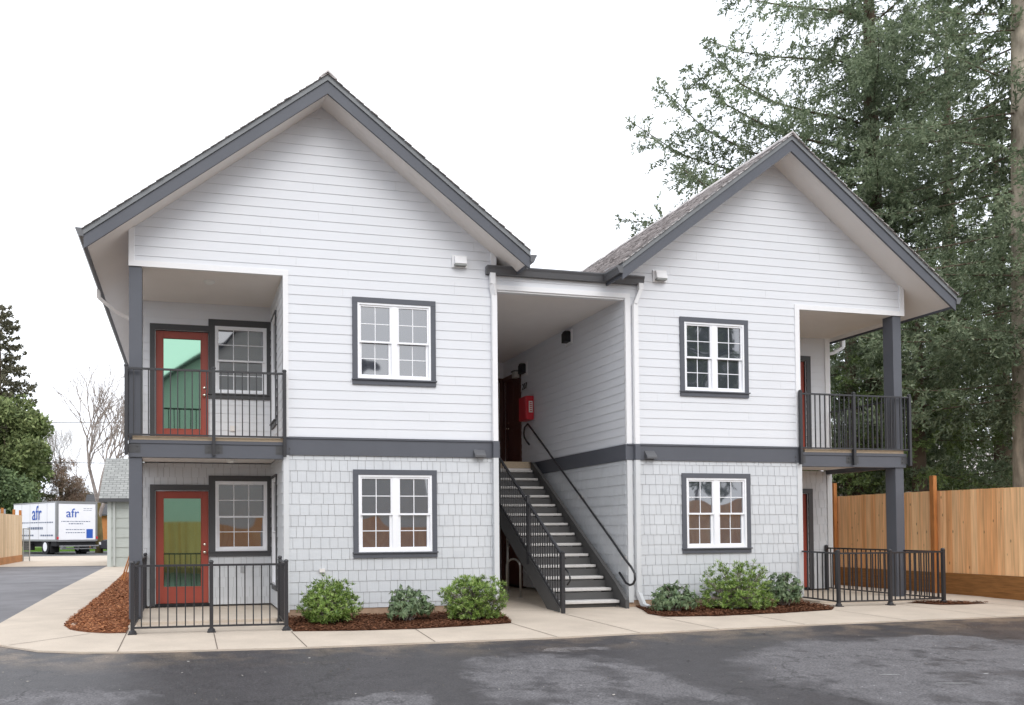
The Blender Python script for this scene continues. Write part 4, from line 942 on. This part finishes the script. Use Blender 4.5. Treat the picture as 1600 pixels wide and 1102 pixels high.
cone_fir('fir_tree', 'broad fir whose long drooping boughs reach out over the right roof', 22.9, 9.0, 25.5, 6.6, 33, .10, mt=M_fir, trunk_r=.40, group=fg, extra=tb, whorl=.5, density=1.2)
cone_fir('fir_tree', 'dark fir seen between the right eave and the photo edge', kx(1490, 13), 13, 22, 6.0, 41, .06, mt=M_fir2, trunk_r=.4, group=fg, whorl=.55, density=.62)
cone_fir('fir_tree', 'dense dark fir showing behind the right balcony railing', kx(1335, 8.5), 8.5, 12.5, 4.2, 45, .12, mt=M_fir2, trunk_r=.28, group=fg, whorl=.55, density=.62, droop=.3)
cone_fir('fir_tree', 'low bushy fir above the fence just right of the balcony post', kx(1440, 6), 6, 9.5, 3.6, 47, .16, mt=M_fir2, trunk_r=.22, group=fg, whorl=.55, density=.62, droop=.3)
cone_fir('fir_tree', 'dark fir with low hanging boughs above the fence at the right edge', kx(1570, 9), 9, 16, 5.2, 49, .10, mt=M_fir2, trunk_r=.3, group=fg, whorl=.55, density=.62, droop=.3)
M_lf2 = island_mat('deep_green_leaves', [(.08, .12, .06), (.14, .19, .09), (.20, .26, .12)], .6, .25, trans=.25, nvar=.35, nscale=.7)
# left conifer (far) and leafy trees
M_pine = island_mat('grey_green_needles', [(.11, .115, .075), (.17, .165, .11), (.23, .21, .155)], .7, .2, trans=.2, nvar=.3, nscale=.5)
cone_fir('pine_tree', 'tall shaggy conifer at the left edge behind the green trees', kx(-2, 62), 62, 21.5, 4.4, 61, .2, mt=M_pine, trunk_r=.3, spray=.26, wd=.13, sp_tw=.24, whorl=.55, cone_pow=.6)

def leafy_tree(name, label, x, y, H, z0, R, seed, mt, nl, leaf=.16, wd=.1, squash=1., trunk_r=.2, lobes=26, group=None):
    rg = np.random.default_rng(seed); T = thing(name, label, 'tree', (x, y, -.05), group); tr = MB()
    cz = (z0 + H) / 2; hz = (H - z0) / 2
    tr.tube([(x, y, -.05), (x + .1, y, z0), (x, y + .05, cz + hz * .4)], [trunk_r, trunk_r * .75, trunk_r * .25], 8)
    Cs = []; per = nl // lobes
    for i in range(lobes):
        d = nrm(rg.normal(0, 1, 3)); f = rg.uniform(.35, .82); c = np.array([x, y, cz]) + d * f * np.array([R, R, hz])
        tr.tube([(x, y, z0 + (cz - z0) * .5), tuple((np.array([x, y, cz]) + c) / 2 + rg.normal(0, .1, 3)), tuple(c)], [trunk_r * .35, trunk_r * .2, .015], 4)
        r = R * rg.uniform(.22, .42); p = nrm(rg.normal(0, 1, (per, 3))) * (r * rg.uniform(.35, 1.05, (per, 1)) ** .6) * np.array([1, 1, .75]); Cs.append(c + p)
    C = np.concatenate(Cs); K = len(C); N = nrm(rg.normal(0, 1, (K, 3)) + np.array([0, 0, .8])); D = nrm(np.cross(N, rg.normal(0, 1, (K, 3))))
    V = leaf_quads(C, D, N, leaf * rg.uniform(.7, 1.3, K), wd * rg.uniform(.7, 1.3, K)); tr.build('trunk', M_bark, T); npmesh('crown', V, 4, mt, T); return T
M_lf1 = island_mat('mid_green_leaves', [(.12, .16, .07), (.20, .25, .10), (.30, .34, .15)], .6, .25, trans=.25, nvar=.35, nscale=.7)
leafy_tree('evergreen_tree', 'full bright green tree above the pale fence at the left edge', kx(14, 60), 60, 13.4, 2.0, 4.1, 71, M_lf1, 34000, .34, .2, trunk_r=.22, lobes=34)
leafy_tree('evergreen_tree', 'dark green tree filling the space behind the pale fence', kx(-6, 58), 58, 8, 1.2, 4.0, 72, M_lf2, 16000, .3, .18, lobes=26)
# bare winter trees
def bare_tree(name, label, x, y, H, seed, depth=7, spread=.5, r0=.28, mt=None, nb=3, first=.3):
    rg = random.Random(seed); T = thing(name, label, 'tree', (x, y, -.05)); tk = MB(); cr_ = MB()
    def grow(p, d, L, r, k):
        segs = 3; pts = [p]; q = p
        for i in range(segs):
            g_ = .10 if k < depth else .02; d = (d + Vector((rg.gauss(0, g_), rg.gauss(0, g_), rg.gauss(.02, .06)))).normalized(); q = q + d * L / segs; pts.append(q)
        (tk if k == depth else cr_).tube([tuple(a_) for a_ in pts], [r * (1 - .3 * i / segs) for i in range(segs + 1)], 8 if k >= depth - 1 else 3, cap=False)
        if k <= 0: return
        n = nb if k > 2 else 3
        for i in range(n):
            a_ = rg.uniform(0, 6.28); s_ = spread * rg.uniform(.6, 1.3); o1 = d.orthogonal().normalized(); o2 = d.cross(o1)
            nd = (d * math.cos(s_) + (o1 * math.cos(a_) + o2 * math.sin(a_)) * math.sin(s_) + Vector((0, 0, .08))).normalized()
            grow(pts[-1] if i < 2 else pts[-2], nd, L * rg.uniform(.68, .88), r * (.5 if k == depth else .62), k - 1)
    grow(Vector((x, y, -.05)), Vector((.03, 0, 1)), H * first, r0, depth)
    tk.build('trunk', M_bark if mt is None else mt, T, smooth=True); cr_.build('branches', M_twig, T); return T
M_moss = mat('mossy_bark', (.16, .13, .06), .95, .1, var=.4, vscale=2, bump=1., bscale=8)
bare_tree('bare_tree', 'bare winter tree with a thick mossy trunk right of the truck', kx(155, 47), 47, 11.6, 5, 6, .40, .28, M_moss)
bare_tree('bare_tree', 'slender bare winter tree rising behind the truck', kx(118, 66), 66, 11.0, 12, 7, .30, .12)
M_dry = island_mat('dry_brown_leaves', [(.24, .17, .13), (.32, .23, .18), (.20, .16, .11)], .8, .1, trans=.2, nvar=.3)
leafy_tree('brown_tree', 'brownish twiggy tree behind the truck', kx(96, 64), 64, 8.8, 1.2, 2.9, 81, M_dry, 12000, .34, .05, lobes=30)
leafy_tree('brown_tree', 'olive brown bushy tree between truck and garage', kx(140, 70), 70, 6.2, .6, 3.4, 82, island_mat('olive_leaves', [(.08, .075, .035), (.13, .11, .06), (.18, .14, .09)], .8, .1, trans=.2), 9000, .3, .1, lobes=26)
# grass tufts on the lawn by the street
rg = np.random.default_rng(3); K = 9000; C = np.stack([rg.uniform(-14, 0, K), rg.uniform(53, 62, K), np.full(K, -.03)], 1)
D = nrm(np.stack([rg.normal(0, .4, K), rg.normal(0, .4, K), np.ones(K)], 1)); N = nrm(rg.normal(0, 1, (K, 3)))
o = npmesh('grass', leaf_quads(C, D, N, rg.uniform(.08, .2, K), np.full(K, .03)), 4, island_mat('grass_blades', [(.10, .20, .03), (.16, .30, .05), (.22, .34, .08)], .7, .2, trans=.3)); o['kind'] = 'stuff'; o['label'] = 'bright green grass verge across the street'; o['category'] = 'grass'

# shrubs ------------------------------------------------------------
def shrub(name, label, x, y, w_, h_, seed, mt, kind, group=None):
    rg = np.random.default_rng(seed); z0 = gz(y) + .02; T = thing(name, label, 'shrub', (x, y, z0), group); st_ = MB()
    ros = []; n = 760 if kind == 'laurel' else 190
    for i in range(n):
        d = nrm(rg.normal(0, 1, 3)); d[2] = d[2] if kind == 'laurel' else abs(d[2]) - .38
        f = rg.uniform(.55, 1.0) ** .6 if rg.random() < .8 else rg.uniform(.2, .7)
        lump = 1 + .14 * math.sin(3.1 * math.atan2(d[1], d[0]) + seed) + .10 * math.sin(5 * d[2] + 2 * seed) + rg.normal(0, .05)
        c = np.array([x, y, z0 + h_ * .40]) + nrm(d) * f * lump * np.array([w_ / 2, w_ / 2 * .85, h_ * .60])
        if c[2] < z0 + .03: c[2] = z0 + .03 + rg.uniform(0, .12)
        ros.append((c, nrm(d * .7 + np.array([0, 0, .75 if kind == 'laurel' else .35]) + rg.normal(0, .22, 3))))
    for c, ax_ in ros[::4]:
        b0 = np.array([x + rg.normal(0, .05), y + rg.normal(0, .05), z0]); mid = (b0 + c) / 2 + np.array([0, 0, .05]) + rg.normal(0, .02, 3)
        st_.tube([tuple(b0), tuple(mid), tuple(c)], [.009, .006, .003], 4, cap=False)
    Cs, Ds, Ns, Ls, Ws = [], [], [], [], []
    for c, ax_ in ros:
        k = int(rg.integers(11, 17)) if kind == 'laurel' else int(rg.integers(9, 13))
        o1 = nrm(np.cross(ax_, rg.normal(0, 1, 3))); o2 = np.cross(ax_, o1)
        for j_ in range(k):
            a_ = 6.283 * j_ / k + rg.normal(0, .2); rad_ = o1 * math.cos(a_) + o2 * math.sin(a_)
            if kind == 'laurel':
                el = rg.uniform(.15, 1.15); d = nrm(rad_ * math.cos(el) + ax_ * math.sin(el)); l, wd = rg.uniform(.045, .08), rg.uniform(.011, .018)
            else:
                el = rg.uniform(-1.0, .1); d = nrm(rad_ * math.cos(el) + ax_ * math.sin(el) + np.array([0, 0, -.55])); l, wd = rg.uniform(.07, .115), rg.uniform(.022, .032)
            Cs.append(c + ax_ * rg.uniform(-.02, .02)); Ds.append(d); Ns.append(nrm(ax_ * math.cos(el) - rad_ * math.sin(el) + rg.normal(0, .15, 3))); Ls.append(l); Ws.append(wd)
    V = leaf_quads(np.array(Cs), np.array(Ds), np.array(Ns), Ls, Ws, -.04)
    st_.build('stems', M_twig, T); npmesh('foliage', V, 4, mt, T); return T
M_laur = island_mat('glossy_shrub_leaves', [(.07, .13, .025), (.15, .25, .045), (.25, .37, .08), (.40, .50, .17)], .35, .5, trans=.22, nvar=.2, nscale=5)
M_rho = island_mat('dusty_green_leaves', [(.07, .12, .055), (.13, .19, .09), (.21, .27, .15)], .45, .4, trans=.15, nvar=.2, nscale=5)
sg, rg_ = 'rounded leafy shrubs by the walls', 'drooping broad-leaved shrubs by the walls'
shrub('leafy_shrub', 'rounded bright green shrub nearest the left patio railing', 3.0, -.85, .90, .64, 1, M_laur, 'laurel', sg)
shrub('drooping_shrub', 'small drooping grey-green shrub below the left ground-floor window', 4.25, -.9, .74, .56, 2, M_rho, 'rho', rg_)
shrub('leafy_shrub', 'large rounded bright green shrub at the left of the stair passage', 5.29, -.98, 1.0, .71, 3, M_laur, 'laurel', sg)
shrub('drooping_shrub', 'small drooping shrub just right of the white downspout', 8.98, -.80, .76, .53, 4, M_rho, 'rho', rg_)
shrub('leafy_shrub', 'big rounded green shrub below the right ground-floor window', 10.27, -.75, 1.22, .75, 5, M_laur, 'laurel', sg)
shrub('drooping_shrub', 'dark broad-leaved shrub touching the right patio railing', 11.38, -.55, .76, .59, 6, M_rho, 'rho', rg_)
# stakes in the left bed
for i, (a_, b_, lb) in enumerate([((-.94, 11.4, -.02), (-.62, 11.6, 1.02), 'thin brown stake leaning in the left mulch bed, the longer of two'), ((-.86, 11.2, -.02), (-.66, 11.5, .75), 'shorter thin stake leaning beside the longer one in the left mulch bed')]):
    s_ = thing('garden_stake', lb, 'stake', a_, 'stakes in the mulch bed'); MB().tube([a_, b_], .02, 6).build('pole', M_fpost, s_); MB().tube([b_, (b_[0] + .03, b_[1], b_[2] + .12)], .035, 6).build('grip', M_kick, s_)

# ------------------------------------------------------------------ neighbour garage and houses
M_gar = mat('sage_siding', (.43, .455, .425), .7, .2, var=.04, vscale=2)
gh = thing('garage', 'sage green neighbouring garage with grey shingle roof beyond the left walk', 'garage', (-2.3, 22, 0))
b = MB(); lap(b, Wall((-2.23, 22, 0), (1, 0, 0), (0, -1, 0)), .12, 9, -.05, 2.72, expo=.40, zb=-.05, t=.03); lap(b, Wall((-2.23, 22, 0), (0, 1, 0), (-1, 0, 0)), 0.12, 8, -.05, 2.72, expo=.40, zb=-.05, t=.03)
b.box(-2.23, 6.7, 22.0, 30, -.05, 2.72); b.build('wall', M_gar, gh)
MB().box(-2.26, -2.11, 21.96, 22.11, -.05, 2.70).build('corner_board', mat('pale_sage_trim', (.52, .55, .52), .6), gh)
MB().tube([(-1.98, 21.92, 0), (-1.98, 21.92, 2.6)], .045, 8).build('downspout', mat('pale_grey_metal', (.5, .52, .5), .5), gh)
rf = MB(); rf.add([(-2.55, 21.6, 2.74), (6.9, 21.6, 2.74), (6.9, 24.6, 4.62), (-2.55, 24.6, 4.62), (-2.55, 27.6, 2.74), (6.9, 27.6, 2.74)], [(0, 1, 2, 3), (3, 2, 5, 4)])
rm = mat('grey_garage_shingles', (.27, .27, .26), .9, .1, var=.12, vscale=10); t_, b_ = nodes(rm)
br_ = t_.nodes.new('ShaderNodeTexBrick'); br_.inputs['Scale'].default_value = 1; br_.inputs['Brick Width'].default_value = .3; br_.inputs['Row Height'].default_value = .16; br_.inputs['Mortar Size'].default_value = .012
br_.inputs['Color1'].default_value = (.26, .265, .255, 1); br_.inputs['Color2'].default_value = (.34, .345, .33, 1); br_.inputs['Mortar'].default_value = (.14, .14, .14, 1)
c_ = t_.nodes.new('ShaderNodeTexCoord'); t_.links.new(c_.outputs['Object'], br_.inputs['Vector']); t_.links.new(br_.outputs[0], b_.inputs['Base Color'])
rf.build('roof', rm, gh); MB().box(-2.55, 6.9, 21.58, 21.75, 2.60, 2.735).box(-2.55, -2.45, 21.6, 24.6, 2.6, 2.73).build('fascia', M_dark2, gh)
def simple_house(label, x0, x1, y0, y1, ze, zr, wm, rm_, wins=(), ridge='x', front=-1, door_=None, name='house'):
    h = thing(name, label, 'house', ((x0 + x1) / 2, y0, 0)); b = MB(); zb_ = -.4
    if ridge == 'x':
        ym = (y0 + y1) / 2; b.prism([(y0, zb_), (y1, zb_), (y1, ze), (ym, zr - .1), (y0, ze)], 'x', x0, x1)
        r = MB(); o_ = .4; k = (zr - ze) / (ym - y0)
        r.prism([(y0 - o_, ze - o_ * k), (ym, zr), (ym, zr + .12), (y0 - o_, ze - o_ * k + .12)], 'x', x0 - o_, x1 + o_); r.prism([(y1 + o_, ze - o_ * k), (ym, zr), (ym, zr + .12), (y1 + o_, ze - o_ * k + .12)], 'x', x0 - o_, x1 + o_)
    else:
        xm = (x0 + x1) / 2; b.prism([(x0, zb_), (x1, zb_), (x1, ze), (xm, zr - .1), (x0, ze)], 'y', y0, y1)
        r = MB(); o_ = .5; k = (zr - ze) / (xm - x0)
        r.prism([(x0 - o_, ze - o_ * k), (xm, zr), (xm, zr + .12), (x0 - o_, ze - o_ * k + .12)], 'y', y0 - o_, y1 + o_); r.prism([(x1 + o_, ze - o_ * k), (xm, zr), (xm, zr + .12), (x1 + o_, ze - o_ * k + .12)], 'y', y0 - o_, y1 + o_)
    b.build('wall', wm, h); r.build('roof', rm_, h)
    yf = y0 if front < 0 else y1
    for (a_, c_, z0, z1) in wins:
        w0 = MB().box(a_ - .08, c_ + .08, yf - .05, yf + .05, z0 - .08, z1 + .08).build('window', M_trimw, h)
        MB().box(a_, (a_ + c_) / 2 - .03, yf - .065, yf + .065, z0, z1).box((a_ + c_) / 2 + .03, c_, yf - .065, yf + .065, z0, z1).build('pane', M_pane, w0)
    return h
M_rdark = mat('dark_far_roof', (.10, .10, .105), .9, .1, var=.1)
simple_house('small orange wooden house glimpsed between the mossy trunk and the garage', -7.2, 1.5, 60, 66, 3.0, 4.6, mat('orange_wood_wall', (.50, .20, .07), .7, var=.1), M_rdark, [(-5.1, -4.2, .9, 2.3), (-2.5, -1.5, 1, 2.3)])
simple_house('pinkish low house beyond the right fence behind the firs', 36, 62, 27, 36, 4.2, 7.0, mat('pink_beige_wall', (.50, .40, .39), .8, var=.05), mat('pale_roof', (.42, .38, .38), .9, var=.1), [(42, 44, 1, 2.6), (50, 52, 1, 2.6)])
# the lot's far side, behind the camera (mirrored in the glass)
of = thing('cedar_fence', 'cedar fence across the lot, mirrored orange in the lower windows', 'fence', (8, -19, -.4), 'cedar board fences')
b = MB()
for k in range(-110, 290): b.box(k * .14 + .0015, k * .14 + .1385, -19.02, -19, -.35, 1.75)
b.build('boards', M_cedarx, of); MB().box(-15, 40, -18.999, -18.97, -.39, -.1).build('kick_board', M_kick, of)
simple_house('cream gabled house across the lot, mirrored in the door glass', -3.4, 11.4, -32, -21.5, 6.0, 11.3, mat('cream_wall', (.62, .62, .58), .7, var=.03), M_rdark, [(1, 2.2, 3.5, 5.1), (5, 6.2, 3.5, 5.1)], ridge='y', front=1)
for i, (xx, hh, lb) in enumerate([(23, 17, 'round green tree across the lot, left of two'), (33, 18, 'taller round green tree across the lot, right of two')]):
    leafy_tree('garden_tree', lb, xx, -34, hh, 3, 5.2, 90 + i, M_fir2, 9000, .4, .25, lobes=24)

# ------------------------------------------------------------------ truck
TR = thing('box_truck', 'white box truck with blue lettering parked at the far end of the drive', 'truck', (0, 0, 0))
TR.location = (0, 0, 0)
tx0 = Vector((kx(88.5, 43), 43, -.05)); hd = R_(33); fx = Vector((-math.sin(hd), math.cos(hd), 0)); sx = Vector((math.cos(hd), math.sin(hd), 0))
TW = Wall(tx0, sx, -fx)            # rear face, s runs to the right
TS = Wall(tx0, fx, -sx)            # left flank, s runs forward
def tb_(mb, a, b, c, d, e, f):     # along width, along length, height
    vs = [tx0 + sx * u + fx * v + Vector((0, 0, z)) for z in (e, f) for (u, v) in ((a, c), (b, c), (b, d), (a, d))]
    mb.add(vs, [(0, 3, 2, 1), (4, 5, 6, 7), (0, 1, 5, 4), (1, 2, 6, 5), (2, 3, 7, 6), (3, 0, 4, 7)]); return mb
M_tw = mat('white_truck_panel', (.80, .80, .84), .4, .4, var=.02); M_alu = mat('aluminium_rail', (.26, .26, .27), .35, .5, metal=.6); M_blue = mat('blue_lettering', (.03, .10, .42), .5); M_tyre = mat('tyre_rubber', (.02, .02, .022), .8)
tb_(MB(), 0, 2.75, 0.02, 6.6, .92, 3.42).build('cargo_box', M_tw, TR)
fm = MB(); tb_(fm, -.03, .12, -.03, .16, .86, 3.46); tb_(fm, 2.66, 2.77, -.03, .1, .86, 3.46); tb_(fm, .09, 2.66, -.03, .1, 3.30, 3.46); tb_(fm, .09, 2.66, -.04, .1, .84, .95); tb_(fm, -.015, .05, .1, 6.6, 3.36, 3.45); tb_(fm, -.015, .05, .1, 6.6, .86, .98)
fm.build('frame_rail', M_alu, TR)
tb_(MB(), .12, 2.63, -.02, .02, .96, 3.28).build('roll_door', M_tw, TR)
ch = MB(); tb_(ch, .3, 2.45, .4, 8.4, .5, .90); tb_(ch, .05, .35, 4.0, 5.2, .25, .7); tb_(ch, .02, .6, .9, .94, .12, .7); tb_(ch, 2.1, 2.7, .9, .94, .12, .7); tb_(ch, .05, 2.7, .1, .9, .55, .86); ch.build('chassis', M_tyre, TR)
lg = MB(); tb_(lg, .15, 2.6, -.55, -.03, .52, .60); tb_(lg, .2, 2.55, -.30, -.05, .34, .42); tb_(lg, .25, .45, -.35, .0, .36, .6); tb_(lg, 2.3, 2.5, -.35, .0, .36, .6); lg.build('tail_lift', M_alu, TR)
for u in (.0, 2.67): tb_(MB(), u, u + .12, -.05, -.03, 1.0, 1.16).build('tail_light', M_redmetal, TR)
for (u, v) in ((.02, 1.7), (2.25, 1.7), (.02, 6.9), (2.25, 6.9)):
    for dd in (0,):
        wdt = .5 if v < 3 else .28; wc = tx0 + sx * (u if u < 1 else u + .5 - wdt) + fx * v + Vector((0, 0, .50))
        wh = MB().tube([wc, wc + sx * wdt], .52, 22).build('wheel', M_tyre, TR)
        MB().tube([wc + sx * -.012, wc + sx * .05], [.30, .26], 16).build('rim', M_frame, wh)
cb = MB()
vs = [(.15, 6.75, .5), (.15, 8.9, .5), (.15, 8.95, 1.35), (.15, 8.3, 1.5), (.15, 7.9, 2.35), (.15, 6.75, 2.4)]
n = len(vs); V = [tx0 + sx * (.15 if i < n else 2.5) + fx * vs[i % n][1] + Vector((0, 0, vs[i % n][2])) for i in range(2 * n)]
cb.add(V, [tuple(range(n)), tuple(range(n, 2 * n))[::-1]] + [(i, n + i, n + (i + 1) % n, (i + 1) % n) for i in range(n)]); cb.build('cab', M_tw, TR)
tb_(MB(), .13, .15, 7.1, 7.85, 1.45, 2.2).build('cab_window', M_pane, TR)
def on_rear(u, z, out=.03): return tx0 + sx * u - fx * out + Vector((0, 0, z))
def on_side(v, z, out=.02): return tx0 + fx * v - sx * out + Vector((0, 0, z))
text_mesh('afr', 1.35, M_blue, TR, frame(on_side(2.9, 2.28), -fx), 'logo_lettering', .006)
text_mesh('afr', .82, M_blue, TR, frame(on_rear(1.05, 2.42, .035), sx), 'logo_lettering', .006)
M_txt = mat('slate_small_print', (.16, .19, .27), .6)
tl_ = MB()
def line_side(v0, v1, z, h):
    v = v0; rg = random.Random(int(z * 100))
    while v < v1:
        e = min(v + rg.uniform(.12, .34), v1); a_, b_ = on_side(v, z - h / 2, .012), on_side(e, z + h / 2, .012)
        MB().quad(on_side(v, z - h / 2, .012), on_side(e, z - h / 2, .012), on_side(e, z + h / 2, .012), on_side(v, z + h / 2, .012)).build('small_print', M_txt, TR); v = e + .07
def line_rear(u0, u1, z, h):
    v = u0; rg = random.Random(int(z * 77))
    while v < u1:
        e = min(v + rg.uniform(.06, .2), u1); MB().quad(on_rear(v, z - h / 2, .026), on_rear(e, z - h / 2, .026), on_rear(e, z + h / 2, .026), on_rear(v, z + h / 2, .026)).build('small_print', M_txt, TR); v = e + .04
line_side(.5, 5.4, 2.10, .07); line_side(2.0, 4.3, 1.72, .16); line_side(.5, 2.4, 1.25, .10); line_side(3.4, 5.6, 1.25, .10)
line_rear(.3, 2.3, 2.15, .05); line_rear(.8, 1.8, 2.0, .06); line_rear(.6, 1.9, 1.62, .05); line_rear(.6, 1.9, 1.42, .05); line_rear(1.8, 2.4, 3.0, .03); line_rear(1.8, 2.4, 2.88, .03)
MB().quad(on_rear(2.0, 1.05, .026), on_rear(2.45, 1.05, .026), on_rear(2.45, 1.65, .026), on_rear(2.0, 1.65, .026)).build('blue_sticker', M_blue, TR)

# dark car nose right of the truck
CX0, CY0 = kx(157, 46.2), 46.2
car = thing('parked_car', 'dark car whose front end shows between the mossy trunk and the garage', 'car', (CX0, CY0, -.05))
pf = [(0, .35), (0.02, .75), (.25, .92), (1.15, 1.02), (1.75, 1.45), (3.1, 1.48), (3.9, 1.05), (4.45, .98), (4.5, .4), (4.0, .3), (.4, .28)]
MB().prism([(CX0 - .0 + a_, b_ - .05) for a_, b_ in pf], 'y', CY0 - .85, CY0 + .85).build('body', mat('dark_navy_paint', (.02, .022, .035), .25, .6), car, bevel=.05)
MB().prism([(CX0 + a_, b_ - .05) for a_, b_ in [(1.25, 1.03), (1.8, 1.40), (3.0, 1.42), (3.7, 1.05)]], 'y', CY0 - .87, CY0 + .87).build('side_window', M_pane, car)
for dx in (.8, 3.6):
    for dy in (-.88, .68):
        wh = MB().tube([(CX0 + dx, CY0 + dy, .28), (CX0 + dx, CY0 + dy + .2, .28)], .33, 20).build('wheel', M_tyre, car); MB().tube([(CX0 + dx, CY0 + dy - .01, .28), (CX0 + dx, CY0 + dy + .02, .28)], .2, 14).build('rim', M_alu, wh)
MB().box(CX0 - .01, CX0 + .12, CY0 - .86, CY0 - .55, .55, .72).build('headlight', M_frame, car)
# overhead cables
for i, (za, zc, lb) in enumerate([(10.46, 10.75, 'upper thin overhead cable crossing the sky at the left'), (7.23, 7.23, 'lower thin overhead cable crossing behind the truck')]):
    pts = [(-60 + 8 * k, 60, za + (zc - za) * ((-60 + 8 * k + 14) / 10) + .0006 * (-60 + 8 * k + 9) ** 2) for k in range(15)] if i == 0 else [(-60 + 8 * k, 60, za + .0006 * (-60 + 8 * k + 9) ** 2) for k in range(15)]
    o = MB().tube(pts, .035, 4).build('overhead_cable', M_rail); tag(o, lb, 'cable', 'overhead cables at the left')

# panel seams on the truck's flank
for v_ in (1.35, 2.65, 3.95, 5.25):
    MB().quad(on_side(v_, .99, .006), on_side(v_ + .025, .99, .006), on_side(v_ + .025, 3.35, .006), on_side(v_, 3.35, .006)).build('panel_seam', M_alu, TR)
# loose grit and small leaves on the lot and walk
rg = np.random.default_rng(77); K = 900
X = rg.uniform(-3, 17, K); Y = -3.0 - np.abs(rg.normal(0, 1.9, K)); Z = np.array([gz(v) for v in Y]) - .015
C = np.stack([X, Y, Z], 1); a_ = rg.uniform(0, 6.28, K); D = np.stack([np.cos(a_), np.sin(a_), rg.uniform(0, .3, K)], 1); N = np.tile(np.array([[0, 0, 1.]]), (K, 1)) + rg.normal(0, .2, (K, 3))
sz = rg.uniform(.008, .022, K) * np.where(rg.random(K) < .08, 2.2, 1.)
o = npmesh('grit', leaf_quads(C, nrm(D), nrm(N), sz, sz * .6), 4, island_mat('pale_grit', [(.30, .28, .26), (.16, .12, .08), (.55, .53, .50), (.22, .17, .11)], .8, .2)); o['kind'] = 'stuff'; o['label'] = 'pale grit and leaf bits scattered over the asphalt'; o['category'] = 'grit'
